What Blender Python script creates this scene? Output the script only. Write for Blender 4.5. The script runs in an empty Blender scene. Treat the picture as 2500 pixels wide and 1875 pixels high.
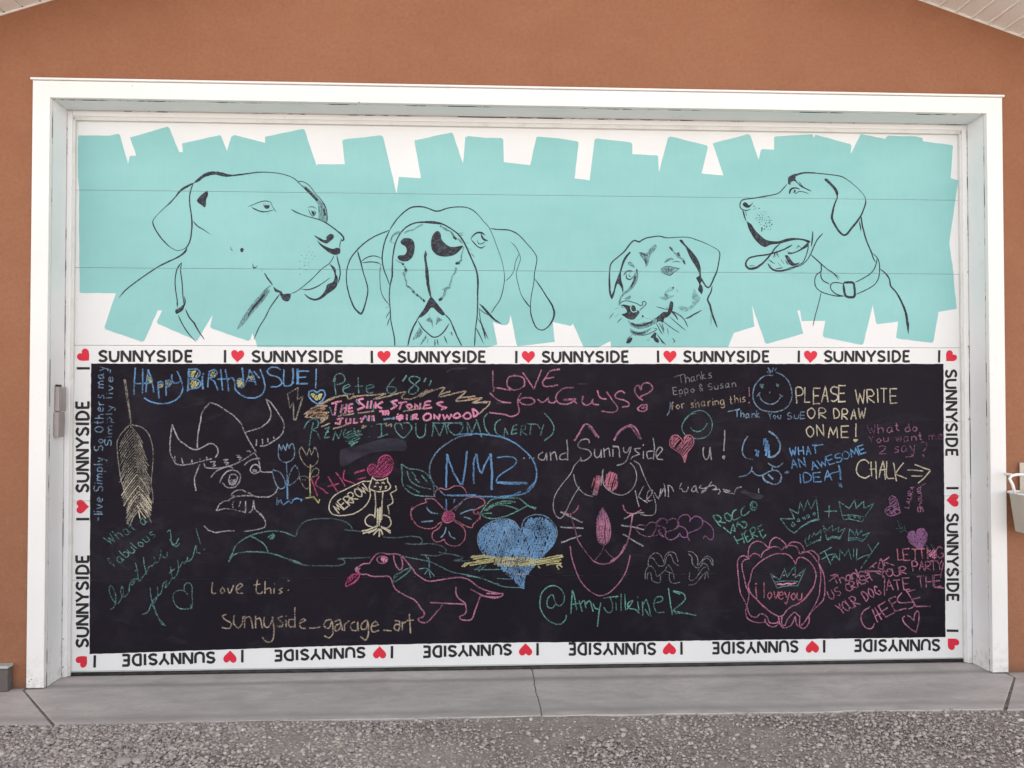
import bpy, bmesh, math, random
from mathutils import Vector, Matrix, geometry
random.seed(7)
R = math.radians
SC = bpy.context.scene
COL = SC.collection
# ------------------------------------------------------------------ camera, light, exposure
CAM = Vector((-0.33558, -4.7226, 1.6065))
YAW, PITCH, FPX = 0.0477, 0.0189, 2014.0
FW = Vector((math.sin(YAW)*math.cos(PITCH), math.cos(YAW)*math.cos(PITCH), math.sin(PITCH)))
RT = Vector((math.cos(YAW), -math.sin(YAW), 0))
UP = RT.cross(FW)
cd = bpy.data.cameras.new('camera'); cam = bpy.data.objects.new('camera', cd); COL.objects.link(cam)
cam.matrix_world = Matrix(((RT.x, UP.x, -FW.x, CAM.x), (RT.y, UP.y, -FW.y, CAM.y), (RT.z, UP.z, -FW.z, CAM.z), (0, 0, 0, 1)))
cd.sensor_width = 36; cd.lens = FPX/2500*36; cd.clip_end = 3000; cd.clip_start = .05
SC.camera = cam
SUN_EL, SUN_AZ = 37.5, 9.0           # sun behind the gable, a little to the right
w = bpy.data.worlds.new('World'); SC.world = w; w.use_nodes = True
nt = w.node_tree; bg = nt.nodes['Background']
sky = nt.nodes.new('ShaderNodeTexSky'); sky.sky_type = 'NISHITA'; sky.sun_disc = False
sky.sun_elevation = R(SUN_EL); sky.sun_rotation = R(SUN_AZ)
sky.air_density = 1.0; sky.dust_density = 4.0; sky.ozone_density = 0.6; sky.altitude = 1400
# unseen cloud veil, added to make the sky's light whiter and stronger
bw = nt.nodes.new('ShaderNodeRGBToBW'); nt.links.new(sky.outputs[0], bw.inputs[0])
vm = nt.nodes.new('ShaderNodeVectorMath'); vm.operation = 'SCALE'; vm.inputs[0].default_value = (1.05, 1.0, .96); nt.links.new(bw.outputs[0], vm.inputs['Scale'])
ml = nt.nodes.new('ShaderNodeVectorMath'); ml.operation = 'SCALE'; ml.inputs['Scale'].default_value = 1.9; nt.links.new(vm.outputs[0], ml.inputs[0])
wc = nt.nodes.new('ShaderNodeTexCoord'); wn = nt.nodes.new('ShaderNodeTexNoise'); wn.inputs['Scale'].default_value = 2.2; wn.inputs['Detail'].default_value = 7
wm = nt.nodes.new('ShaderNodeMapping'); wm.inputs['Scale'].default_value = (1, 1, 3); nt.links.new(wc.outputs['Generated'], wm.inputs[0]); nt.links.new(wm.outputs[0], wn.inputs['Vector'])
mr = nt.nodes.new('ShaderNodeMapRange'); mr.inputs[1].default_value = .3; mr.inputs[2].default_value = .7; mr.inputs[3].default_value = .62; mr.inputs[4].default_value = .95; nt.links.new(wn.outputs['Fac'], mr.inputs[0])
mx = nt.nodes.new('ShaderNodeMix'); mx.data_type = 'RGBA'; nt.links.new(mr.outputs[0], mx.inputs[0]); nt.links.new(sky.outputs[0], mx.inputs[6]); nt.links.new(ml.outputs[0], mx.inputs[7])
nt.links.new(mx.outputs[2], bg.inputs[0]); bg.inputs[1].default_value = .13
sd = bpy.data.lights.new('sun', 'SUN'); sun = bpy.data.objects.new('sun', sd); COL.objects.link(sun)
sd.energy = 4; sd.angle = R(.5); sd.color = (1, .93, .82)
dirn = Vector((math.sin(R(SUN_AZ))*math.cos(R(SUN_EL)), math.cos(R(SUN_AZ))*math.cos(R(SUN_EL)), math.sin(R(SUN_EL))))
sun.rotation_euler = dirn.to_track_quat('Z', 'Y').to_euler(); sun.location = (2, 20, 16)
SC.view_settings.view_transform = 'Standard'; SC.view_settings.look = 'None'
SC.view_settings.gamma = 1; SC.view_settings.use_curve_mapping = False
SC.view_settings.exposure = 1.6
SC.render.engine = 'CYCLES'
SC.cycles.max_bounces = 8; SC.cycles.diffuse_bounces = 5

# ------------------------------------------------------------------ helpers
def ray(u, v):
    return RT*((u-1250)/FPX) + UP*((937.5-v)/FPX) + FW
def onY(u, v, Y):
    d = ray(u, v); return CAM + d*((Y-CAM.y)/d.y)
def onZ(u, v, Z=0):
    d = ray(u, v); return CAM + d*((Z-CAM.z)/d.z)
def link(o, parent=None):
    COL.objects.link(o)
    if parent is not None: o.parent = parent
    return o
def empty(name, label, cat, loc=(0, 0, 0), group=None):
    o = bpy.data.objects.new(name, None); o.location = loc; link(o); o['label'] = label; o['category'] = cat
    if group: o['group'] = group
    return o
def part(name, parent, label=None, loc=None):
    o = bpy.data.objects.new(name, None); link(o, parent)
    if label: o['label'] = label
    return o
def mesh(name, bm, mats, parent=None, label=None, kind=None, cat=None, smooth=False):
    me = bpy.data.meshes.new(name); bm.normal_update(); bm.to_mesh(me); bm.free()
    for m in (mats if isinstance(mats, (list, tuple)) else [mats]): me.materials.append(m)
    if smooth:
        for p in me.polygons: p.use_smooth = True
    o = bpy.data.objects.new(name, me); link(o, parent)
    if label: o['label'] = label
    if kind: o['kind'] = kind
    if cat: o['category'] = cat
    return o
def box(bm, x0, x1, y0, y1, z0, z1, bev=0.0, seg=1):
    v = [bm.verts.new(p) for p in ((x0,y0,z0),(x1,y0,z0),(x1,y1,z0),(x0,y1,z0),(x0,y0,z1),(x1,y0,z1),(x1,y1,z1),(x0,y1,z1))]
    fs = [bm.faces.new([v[i] for i in q]) for q in ((3,2,1,0),(4,5,6,7),(0,1,5,4),(1,2,6,5),(2,3,7,6),(3,0,4,7))]
    if bev > 0:
        es = list({e for f in fs for e in f.edges})
        bmesh.ops.bevel(bm, geom=es, offset=bev, segments=seg, affect='EDGES', profile=.6)
def prism(bm, pts, y0, y1):                       # polygon in XZ extruded along Y
    a = [bm.verts.new((p[0], y0, p[1])) for p in pts]; b = [bm.verts.new((p[0], y1, p[1])) for p in pts]
    n = len(pts); bm.faces.new(a); bm.faces.new(b[::-1])
    for i in range(n): bm.faces.new((a[i], b[i], b[(i+1) % n], a[(i+1) % n]))
    bmesh.ops.recalc_face_normals(bm, faces=bm.faces)
def tube(bm, pts, r, n=10, close=False):
    P = [Vector(p) for p in pts]; rings = []; N = len(P)
    for i, p in enumerate(P):
        if close: t = (P[(i+1) % N]-P[i-1]).normalized()
        else: t = (P[min(i+1, N-1)]-P[max(i-1, 0)]).normalized()
        a = t.orthogonal().normalized() if i == 0 else (pa - t*pa.dot(t)).normalized()
        pa = a; b = t.cross(a)
        rings.append([bm.verts.new(p+a*r*math.cos(2*math.pi*k/n)+b*r*math.sin(2*math.pi*k/n)) for k in range(n)])
    for i in range(N if close else N-1):
        A, B = rings[i], rings[(i+1) % N]
        for k in range(n): bm.faces.new((A[k], A[(k+1) % n], B[(k+1) % n], B[k]))
    if not close:
        bm.faces.new(rings[0][::-1]); bm.faces.new(rings[-1])

# ------------------------------------------------------------------ materials
class NT:
    def __init__(s, name, rough=.6, spec=.3, metal=0):
        s.m = bpy.data.materials.new(name); s.m.use_nodes = True; s.t = s.m.node_tree
        s.b = s.t.nodes['Principled BSDF']; s.b.inputs['Roughness'].default_value = rough
        s.b.inputs['Specular IOR Level'].default_value = spec; s.b.inputs['Metallic'].default_value = metal
        s.tc = s.t.nodes.new('ShaderNodeTexCoord'); s.co = s.tc.outputs['Object']
    def n(s, typ, **kw):
        x = s.t.nodes.new(typ)
        for k, v in kw.items():
            if hasattr(x, k): setattr(x, k, v)
            else: x.inputs[k.replace('_', ' ')].default_value = v
        return x
    def l(s, a, b): s.t.links.new(a, b)
    def noise(s, scale, detail=4, rough=.55, stretch=None, dist=0):
        x = s.n('ShaderNodeTexNoise'); x.inputs['Scale'].default_value = scale; x.inputs['Detail'].default_value = detail
        x.inputs['Roughness'].default_value = rough; x.inputs['Distortion'].default_value = dist
        c = s.co
        if stretch:
            mp = s.n('ShaderNodeMapping'); mp.inputs['Scale'].default_value = stretch; s.l(c, mp.inputs[0]); c = mp.outputs[0]
        s.l(c, x.inputs['Vector']); return x.outputs['Fac']
    def ramp(s, fac, stops):
        r = s.n('ShaderNodeValToRGB'); e = r.color_ramp.elements
        while len(e) < len(stops): e.new(.5)
        for i, (p, c) in enumerate(stops):
            e[i].position = p; e[i].color = (c, c, c, 1) if isinstance(c, (int, float)) else (*c, 1)
        s.l(fac, r.inputs[0]); return r.outputs[0]
    def mix(s, fac, a, b, blend='MIX'):
        x = s.n('ShaderNodeMix'); x.data_type = 'RGBA'; x.blend_type = blend
        for inp, v in ((x.inputs[0], fac), (x.inputs[6], a), (x.inputs[7], b)):
            if isinstance(v, (int, float)): inp.default_value = v
            elif isinstance(v, tuple): inp.default_value = (*v, 1)
            else: s.l(v, inp)
        return x.outputs[2]
    def col(s, c):
        if isinstance(c, tuple): s.b.inputs['Base Color'].default_value = (*c, 1)
        else: s.l(c, s.b.inputs['Base Color'])
    def bump(s, h, strength=.3, dist=.002):
        b = s.n('ShaderNodeBump'); b.inputs['Strength'].default_value = strength; b.inputs['Distance'].default_value = dist
        s.l(h, b.inputs['Height']); s.l(b.outputs[0], s.b.inputs['Normal'])

def m_paint(name, c, dirt=(.35, .31, .25), amount=.25, rough=.5, bump=.15, low=False):
    t = NT(name, rough)
    n1 = t.ramp(t.noise(1.3, 6, .65), [(.35, 1), (.75, .93)])
    base = t.mix(1, c, n1, 'MULTIPLY')
    d = t.ramp(t.noise(9, 9, .72), [(.60, 0), (.74, amount)])
    base = t.mix(d, base, dirt)
    sp = t.ramp(t.noise(55, 3, .6), [(.70, 0), (.76, amount*1.6)])
    base = t.mix(sp, base, tuple(x*.5 for x in dirt))
    if low:      # splash dirt near the ground
        s = t.n('ShaderNodeSeparateXYZ'); t.l(t.co, s.inputs[0])
        mr = t.n('ShaderNodeMapRange'); mr.inputs[1].default_value = 0; mr.inputs[2].default_value = .22; mr.inputs[3].default_value = 1; mr.inputs[4].default_value = 0
        t.l(s.outputs[2], mr.inputs[0])
        g = t.mix(1, mr.outputs[0], t.ramp(t.noise(22, 8, .7), [(.46, 0), (.68, .6)]), 'MULTIPLY')
        base = t.mix(g, base, (.33, .29, .22))
    t.col(base); t.bump(t.noise(140, 3), bump, .001); return t.m
M = {}
M['trim'] = m_paint('white_trim_paint', (.83, .83, .82), amount=.2, low=True)
M['jamb'] = m_paint('white_jamb_paint', (.82, .83, .84), amount=.22, low=True)
M['door'] = m_paint('white_door_paint', (.77, .78, .785), amount=.05, rough=.45)
t = NT('vinyl_stop', .45); t.col(t.mix(t.ramp(t.noise(7, 8, .7), [(.5, 0), (.75, .5)]), (.70, .70, .68), (.42, .40, .36))); M['stop'] = t.m
t = NT('orange_stucco', .85, .15)
n = t.ramp(t.noise(.55, 5, .6), [(.3, (.300, .134, .074)), (.7, (.360, .168, .098))])
n = t.mix(t.ramp(t.noise(3.1, 8, .72, (1, 1, 1.4), .6), [(.42, 0), (.72, .38)]), n, (.40, .205, .125))
n = t.mix(t.ramp(t.noise(48, 8, .8), [(.38, .0), (.66, .6)]), n, (.245, .103, .058))
s = t.n('ShaderNodeSeparateXYZ'); t.l(t.co, s.inputs[0])
mr = t.n('ShaderNodeMapRange'); mr.inputs[1].default_value = 0; mr.inputs[2].default_value = .06; mr.inputs[3].default_value = .75; mr.inputs[4].default_value = 0
t.l(s.outputs[2], mr.inputs[0])
n = t.mix(mr.outputs[0], n, (.16, .10, .07)); t.col(n)
hb = t.mix(.45, t.noise(75, 7, .78), t.noise(6, 5, .6, (1, 1, 1.6), .8)); t.bump(hb, .9, .009); M['stucco'] = t.m
t = NT('turquoise_paint', .55, .25)
n = t.mix(t.ramp(t.noise(1.1, 4, .6, (1, 1, 2.2)), [(.3, 0), (.7, 1)]), (.235, .51, .505), (.285, .575, .57)); 
n = t.mix(t.ramp(t.noise(9, 6, .7, (3, 1, .6)), [(.45, 0), (.8, .25)]), n, (.205, .465, .46)); t.col(n); t.bump(t.noise(160, 3), .2, .001); M['turq'] = t.m
t = NT('blackboard_paint', .7, .10)
n = t.mix(t.ramp(t.noise(.9, 5, .6, (1, 1, .5)), [(.35, 0), (.75, 1)]), (.0095, .0072, .0125), (.0165, .013, .020))
n = t.mix(t.ramp(t.noise(3.2, 7, .7), [(.5, 0), (.78, .5)]), n, (.040, .035, .047))
n = t.mix(t.ramp(t.noise(1.7, 8, .75, (1, 1, 2.4), 1.2), [(.56, 0), (.74, .5)]), n, (.042, .040, .052)); t.col(n)
t.bump(t.noise(260, 4), .35, .001); M['board'] = t.m
t = NT('black_lettering_paint', .5, .25); t.col(t.mix(t.ramp(t.noise(40, 6, .75, (1, 1, .3)), [(.45, 0), (.8, .8)]), (.014, .013, .016), (.045, .042, .05))); M['letter'] = t.m
t = NT('red_heart_paint', .5, .25); t.col(t.mix(t.noise(18, 4), (.60, .018, .040), (.70, .030, .060))); M['red'] = t.m
t = NT('mural_ink', .55, .2); t.col(t.mix(t.ramp(t.noise(75, 5, .75), [(.48, 0), (.72, .75)]), (.024, .020, .032), (.12, .19, .21))); M['ink'] = t.m
t = NT('mural_ink_dry_brush', .55, .2); t.col(t.mix(t.ramp(t.noise(95, 5, .8, (1.6, 1, .6)), [(.36, 0), (.60, 1)]), (.035, .035, .05), (.20, .42, .43))); M['wash'] = t.m
t = NT('mural_ink_thin_wash', .55, .2); t.col(t.mix(t.ramp(t.noise(45, 5, .7), [(.36, 0), (.64, 1)]), (.11, .19, .20), (.235, .55, .54))); M['thin'] = t.m
def chalk(name, c, cover=.5):
    t = NT(name, .95, .05)
    g1 = t.n('ShaderNodeMath'); g1.operation = 'MULTIPLY_ADD'; g1.inputs[1].default_value = .34; t.l(t.noise(11, 4, .6), g1.inputs[0]); t.l(t.noise(125, 5, .85), g1.inputs[2])
    g2 = t.n('ShaderNodeMath'); g2.operation = 'SUBTRACT'; g2.inputs[1].default_value = .17; t.l(g1.outputs[0], g2.inputs[0])
    f = t.ramp(g2.outputs[0], [(cover-.13, 1), (cover+.08, 0)])         # 1 where chalk caught on the grain
    t.col(t.mix(f, (.016, .013, .02), tuple(v*.86 for v in c))); M[name] = t.m
for nm, c, cv in (('cblue', (.17, .37, .66), .55), ('clblue', (.27, .42, .60), .51), ('cwhite', (.50, .48, .52), .52), ('cgrey', (.30, .31, .33), .52),
               ('cyellow', (.60, .57, .28), .56), ('cpale', (.66, .60, .46), .57), ('cpink', (.58, .24, .38), .53), ('cpurp', (.46, .22, .38), .49),
               ('cred', (.62, .22, .31), .52), ('cteal', (.19, .42, .42), .50), ('cgreen', (.20, .52, .44), .51), ('corange', (.62, .36, .20), .5),
               ('cbeige', (.56, .45, .34), .52), ('cfeath', (.42, .39, .32), .51), ('cmagenta', (.62, .10, .26), .52), ('cviolet', (.30, .14, .30), .56),
               ('cfaint', (.12, .20, .21), .50), ('chot', (.76, .30, .46), .58)): chalk(nm, c, cv)
t = NT('chalk_smear', .9, .05); t.col(t.mix(t.ramp(t.noise(6, 6, .7, (1, 1, 2)), [(.35, 0), (.7, 1)]), (.022, .020, .029), (.050, .048, .064))); M['smear'] = t.m
t = NT('concrete', .85, .2)
n = t.mix(t.ramp(t.noise(1.6, 6, .65, (1, 2.5, 1)), [(.3, 0), (.72, 1)]), (.42, .395, .385), (.66, .62, .60))
n = t.mix(t.ramp(t.noise(7, 9, .78, (1, 2, 1), .5), [(.46, 0), (.72, .6)]), n, (.36, .33, .32))
n = t.mix(t.ramp(t.noise(3.3, 9, .75, (1, 1.6, 1), .4), [(.55, 0), (.75, .45)]), n, (.66, .63, .61))
n = t.mix(t.ramp(t.noise(48, 5, .75), [(.60, 0), (.66, .55)]), n, (.26, .235, .225))
n = t.mix(t.ramp(t.noise(85, 4, .7, (1, .8, 1)), [(.64, 0), (.69, .7)]), n, (.72, .69, .66))
s = t.n('ShaderNodeSeparateXYZ'); t.l(t.co, s.inputs[0])
ad = t.n('ShaderNodeMath'); ad.operation = 'MULTIPLY_ADD'; ad.inputs[1].default_value = .06; t.l(t.noise(4, 6, .7), ad.inputs[0]); t.l(s.outputs[1], ad.inputs[2])
st = t.ramp(ad.outputs[0], [(0, 0), (1, 0)])
def band(c, wd, amt):
    m1 = t.n('ShaderNodeMath'); m1.operation = 'SUBTRACT'; t.l(ad.outputs[0], m1.inputs[0]); m1.inputs[1].default_value = c
    m2 = t.n('ShaderNodeMath'); m2.operation = 'ABSOLUTE'; t.l(m1.outputs[0], m2.inputs[0])
    mr = t.n('ShaderNodeMapRange'); mr.inputs[1].default_value = 0; mr.inputs[2].default_value = wd; mr.inputs[3].default_value = amt; mr.inputs[4].default_value = 0
    t.l(m2.outputs[0], mr.inputs[0]); return mr.outputs[0]
n = t.mix(band(.075, .05, .6), n, (.25, .23, .22)); n = t.mix(band(-.41, .055, .55), n, (.33, .30, .285)); n = t.mix(band(.25, .09, .35), n, (.30, .28, .27))
t.col(n); t.bump(t.mix(.5, t.noise(45, 8, .75), t.noise(5, 5)), .6, .006); M['conc'] = t.m
t = NT('joint_dirt', .95, .1); t.col(t.mix(t.ramp(t.noise(70, 6, .75), [(.4, 0), (.65, 1)]), (.10, .085, .075), (.42, .38, .34))); t.bump(t.noise(160, 5, .7), 1, .006); M['dirt'] = t.m
t = NT('gravel_bed', .95, .1)
n = t.mix(t.ramp(t.noise(2.4, 7, .65), [(.3, 0), (.7, 1)]), (.46, .405, .365), (.58, .515, .465))
n = t.mix(t.ramp(t.noise(60, 6, .75), [(.38, .7), (.58, 0)]), n, (.20, .175, .165))
n = t.mix(t.ramp(t.noise(150, 4, .7), [(.58, 0), (.7, .6)]), n, (.46, .43, .41)); t.col(n)
t.bump(t.mix(.5, t.noise(42, 6, .7), t.noise(160, 4, .7)), 1, .016); M['bed'] = t.m
t = NT('gravel_stone', .85, .2)
oi = t.n('ShaderNodeNewGeometry')
n = t.ramp(oi.outputs['Random Per Island'], [(0, (.22, .195, .19)), (.2, (.37, .33, .315)), (.5, (.48, .43, .40)), (.75, (.56, .505, .46)), (.93, (.60, .56, .52)), (1, (.64, .62, .59))])
n = t.mix(t.ramp(t.noise(90, 5, .7), [(.4, 0), (.75, .5)]), n, (.31, .28, .265)); t.col(n); M['stone'] = t.m
t = NT('soffit_vinyl', .5, .3); t.col(t.mix(t.noise(2, 5), (.80, .78, .74), (.85, .83, .79))); M['soffit'] = t.m
t = NT('roof_shingle', .9, .1); t.col(t.mix(t.noise(30, 5), (.06, .055, .05), (.12, .11, .10))); M['roof'] = t.m
t = NT('rubber_seal', .6, .3); t.col(t.mix(t.ramp(t.noise(14, 6, .7, (1, 1, 4)), [(.4, 0), (.8, 1)]), (.018, .016, .018), (.085, .078, .075))); M['rubber'] = t.m
t = NT('dark_gap', .9, .0); t.col((.03, .027, .027)); M['gap'] = t.m
t = NT('cracked_caulk', .8, .1); t.col(t.mix(t.ramp(t.noise(3.5, 8, .75, (1, 1, 1)), [(.50, 0), (.56, 1)]), (.55, .55, .54), (.05, .045, .045))); M['caulk'] = t.m
t = NT('river_stone', .8, .2); t.col(t.mix(t.ramp(t.noise(40, 7, .75), [(.35, 0), (.7, 1)]), (.30, .275, .27), (.47, .44, .43))); t.bump(t.noise(90, 6, .7), .5, .003); M['rock'] = t.m
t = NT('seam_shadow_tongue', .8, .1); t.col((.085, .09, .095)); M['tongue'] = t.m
t = NT('mauve_grey_metal', .5, .35); t.col(t.mix(t.noise(16, 7, .7, (1, 1, .4)), (.30, .265, .27), (.44, .39, .37))); t.bump(t.noise(90, 4), .2, .001); M['latch'] = t.m
t = NT('beige_plastic', .5, .35); t.col(t.mix(t.noise(5, 5), (.50, .45, .38), (.60, .55, .47))); M['pail'] = t.m
t = NT('white_enamel', .3, .5); t.col((.86, .86, .86)); M['enamel'] = t.m
t = NT('galvanised_cap', .45, .4); t.col(t.mix(t.noise(30, 4), (.40, .43, .41), (.52, .55, .53))); M['cap'] = t.m
t = NT('rough_dark_block', .95, .1); t.col(t.mix(t.noise(60, 8, .75), (.085, .072, .068), (.20, .175, .165))); t.bump(t.noise(90, 6, .7), .8, .006); M['block'] = t.m
t = NT('nail_rust', .7, .3); t.col((.16, .14, .13)); M['nail'] = t.m
# ------------------------------------------------------------------ flat paint and chalk on the door face
DOOR_Y = .22
SEAMS = [2.839, 2.381, 1.925, 1.470, 1.015, .554]
REG = dict(A=(0,150,2.765), B=(700,250,2.765), C=(1400,250,2.765), D=(1900,0,3.687), Rr=(2200,280,3.95), S=(2200,650,3.318),
  L7=(180,680,2.765), L8=(1160,680,2.765), L9=(1760,680,3.687), d1=(250,380,3.403), d2=(800,480,3.687), d3=(1440,540,5.185), d4=(1760,400,3.95),
  k1=(220,880,4.254), k2=(220,1240,4.254), k3=(700,880,4.254), k4=(700,1240,4.254), k5=(1140,880,4.254), k6=(1140,1240,4.254), k7=(1600,880,5.53),
  k8=(1920,880,5.53), k9=(1680,1160,5.53), k10=(1960,1100,5.53), k11=(1760,1300,5.53), k12=(1960,1300,5.53), k13=(850,880,6.32), k14=(1600,1120,5.53), px=(0,0,1))
PXM = 4.94/FPX                         # metres on the door per photograph pixel, roughly
def W(reg, x, y):                      # traced point -> (x, z) on the door
    a, b, s = REG[reg]; p = onY(a+x/s, b+y/s, DOOR_Y); return (p.x, p.z)
def parse(reg, txt, w0):
    out = []
    for st in txt.split('|'):
        poly = '!' in st; closed = '@' in st
        pts = []; w = w0
        for tk in st.replace('!', '').replace('@', '').split():
            q = [float(v) for v in tk.split(',')]
            if len(q) > 2: w = q[2]
            x, z = W(reg, q[0], q[1]); pts.append((x, z, w*PXM))
        if closed: pts.append(pts[0])
        if pts: out.append((pts, poly))
    return out
def smooth(pts, step=.016):
    if len(pts) < 3:
        a, b = pts[0], pts[-1]; L = math.hypot(a[0]-b[0], a[1]-b[1]); n = max(1, int(L/step))
        return [tuple(a[k]+(b[k]-a[k])*i/n for k in range(3)) for i in range(n+1)]
    P = [tuple(2*pts[0][k]-pts[1][k] for k in range(3))]+list(pts)+[tuple(2*pts[-1][k]-pts[-2][k] for k in range(3))]
    out = []
    for i in range(1, len(P)-2):
        p0, p1, p2, p3 = P[i-1:i+3]; L = math.hypot(p1[0]-p2[0], p1[1]-p2[1]); n = max(1, int(L/step)+1)
        # damp tangents where neighbours are far apart
        d0 = math.hypot(p0[0]-p1[0], p0[1]-p1[1]) or 1e-6; d2 = math.hypot(p2[0]-p3[0], p2[1]-p3[1]) or 1e-6
        m1 = [(p2[k]-p0[k])*L/(L+d0) for k in (0, 1)]; m2 = [(p3[k]-p1[k])*L/(L+d2) for k in (0, 1)]
        for j in range(n):
            t = j/n; h1 = 2*t**3-3*t*t+1; h2 = t**3-2*t*t+t; h3 = 1-h1; h4 = t**3-t*t
            out.append((h1*p1[0]+h2*m1[0]+h3*p2[0]+h4*m2[0], h1*p1[1]+h2*m1[1]+h3*p2[1]+h4*m2[1], p1[2]+(p2[2]-p1[2])*t))
    out.append(pts[-1]); return out
class Art:
    top = .0012
    def __init__(s, name, label=None, base=.0012, chalky=True):
        s.name, s.label, s.bm, s.mats, s.k = name, label, bmesh.new(), [], 0
        s.chalky = chalky; s.base = Art.top+.00002 if chalky else base
    def mi(s, m):
        if M[m] not in s.mats: s.mats.append(M[m])
        return s.mats.index(M[m])
    def ribbon(s, pts, m, poly=False, taper=0, jit=.18, caps=True):
        if not poly: pts = smooth(pts)
        elif len(pts) >= 2 and s.chalky:
            q = []
            for a, b in zip(pts, pts[1:]): q += smooth([a, b])[:-1]
            pts = q+[pts[-1]]
        if len(pts) < 2: return
        mi = s.mi(m); n = len(pts); y0 = DOOR_Y - s.base - s.k*2.5e-6; s.k += 1; prev = None
        for i, p in enumerate(pts):
            a = pts[max(i-1, 0)]; b = pts[min(i+1, n-1)]; dx, dz = b[0]-a[0], b[1]-a[1]; L = math.hypot(dx, dz) or 1e-9
            nx, nz = -dz/L, dx/L; h = p[2]/2
            if 0 < i < n-1:
                ax, az = p[0]-a[0], p[1]-a[1]; la = math.hypot(ax, az) or 1e-9
                c = abs(ax*dx+az*dz)/(la*L); h /= max(c, .7)
            h1 = h*(1+random.uniform(-jit, jit)); h2 = h*(1+random.uniform(-jit, jit))
            if taper:
                f = min(1, .3+min(i, n-1-i)/taper); h1 *= f; h2 *= f
            off = random.uniform(-.12, .12)*p[2]*(1 if s.chalky else .3)
            y = y0 - 2e-6*i/n
            v = (s.bm.verts.new((p[0]+nx*(h1+off), y, p[1]+nz*(h1+off))), s.bm.verts.new((p[0]-nx*(h2-off), y, p[1]-nz*(h2-off))))
            if prev:
                try:
                    f = s.bm.faces.new((prev[0], prev[1], v[1], v[0])); f.material_index = mi
                except ValueError: pass
            prev = v
    def S(s, reg, m, w, txt, taper=0, jit=None):
        for pts, poly in parse(reg, txt, w):
            if s.chalky: pts = [(p[0], p[1], p[2]*.9 if p[2] > 3.2*PXM else p[2]) for p in pts]
            s.ribbon(pts, m, poly, taper, (.22 if s.chalky else .12) if jit is None else jit)
        return s
    def F(s, reg, m, txt, sm=True, rough=0):
        mi = s.mi(m)
        for pts, poly in parse(reg, txt, 1):
            pts = pts+[pts[0]]
            q = smooth(pts, .012) if sm and not poly else pts
            q = q[:-1]
            if rough:
                r = []
                for i, p in enumerate(q):
                    b = q[(i+1) % len(q)]; L = math.hypot(p[0]-b[0], p[1]-b[1]); n = max(1, int(L/.022))
                    for j in range(n):
                        e = 0 if j == 0 else rough
                        r.append((p[0]+(b[0]-p[0])*j/n+random.uniform(-e, e), p[1]+(b[1]-p[1])*j/n+random.uniform(-e, e)))
                q = r
            y = DOOR_Y - s.base - s.k*2.5e-6; s.k += 1
            vv = [Vector((p[0], p[1], 0)) for p in q]; vs = [s.bm.verts.new((p[0], y, p[1])) for p in q]
            for tri in geometry.tessellate_polygon([vv]):
                try:
                    f = s.bm.faces.new([vs[i] for i in tri]); f.material_index = mi
                except ValueError: pass
        return s
    def hatch(s, reg, m, w, ang, gap, txt, over=.0, keep=.95):     # scribbled filling inside an outline
        for pts, poly in parse(reg, txt, w):
            q = [(p[0], p[1]) for p in (smooth(pts+[pts[0]]) if not poly else pts+[pts[0]])]
            ca, sa = math.cos(R(ang)), math.sin(R(ang))
            rot = [(x*ca+z*sa, -x*sa+z*ca) for x, z in q]; z0, z1 = min(p[1] for p in rot), max(p[1] for p in rot)
            z = z0+gap*PXM*.5
            while z < z1:
                xs = []
                for (ax, az), (bx, bz) in zip(rot, rot[1:]):
                    if (az-z)*(bz-z) < 0: xs.append(ax+(bx-ax)*(z-az)/(bz-az))
                xs.sort()
                for a, b in zip(xs[::2], xs[1::2]):
                    if random.random() < keep and b-a > .004:
                        a2, b2 = a+random.uniform(-over, .004), b+random.uniform(-.004, over); zz = z+random.uniform(-.2, .2)*gap*PXM
                        wd = w*PXM*random.uniform(.6, 1.2); mid = random.uniform(-.3, .3)*gap*PXM
                        P = [(a2, zz+random.uniform(-.3, .3)*gap*PXM, wd), ((a2+b2)/2, zz+mid, wd*.9), (b2, zz+random.uniform(-.3, .3)*gap*PXM, wd)]
                        s.ribbon([(x*ca-y*sa, x*sa+y*ca, ww) for x, y, ww in P], m)
                z += gap*PXM
        return s
    def dots(s, reg, m, r, txt):
        for tk in txt.split():
            q = [float(v) for v in tk.split(',')]; rr = q[2] if len(q) > 2 else r
            a, b, sc = REG[reg]
            ell = ' '.join('%f,%f' % (q[0]+rr*sc*math.cos(t*1.0472)*random.uniform(.8, 1.2), q[1]+rr*sc*math.sin(t*1.0472)*random.uniform(.8, 1.3)) for t in range(6))
            s.F(reg, m, '!'+ell, sm=False)
        return s
    def T(s, reg, m, w, text, p0, p1, h, tilt=0, gap=.30, jit=.06):
        """chalk handwriting: text along the base line p0 -> p1 (region pixels), capital height h"""
        adv = []; tot = 0
        for ch in text:
            if ch == ' ': adv.append((tot, None)); tot += .55; continue
            st = FONT[ch]; xs = [float(c.split(',')[0]) for q in st.split('|') for c in q.split()]; wd = max(xs)*.1; adv.append((tot, st)); tot += wd+gap
        tot -= gap; L = math.hypot(p1[0]-p0[0], p1[1]-p0[1]); ux, uy = (p1[0]-p0[0])/L, (p1[1]-p0[1])/L; vx, vy = uy, -ux; k = L/tot
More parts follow.
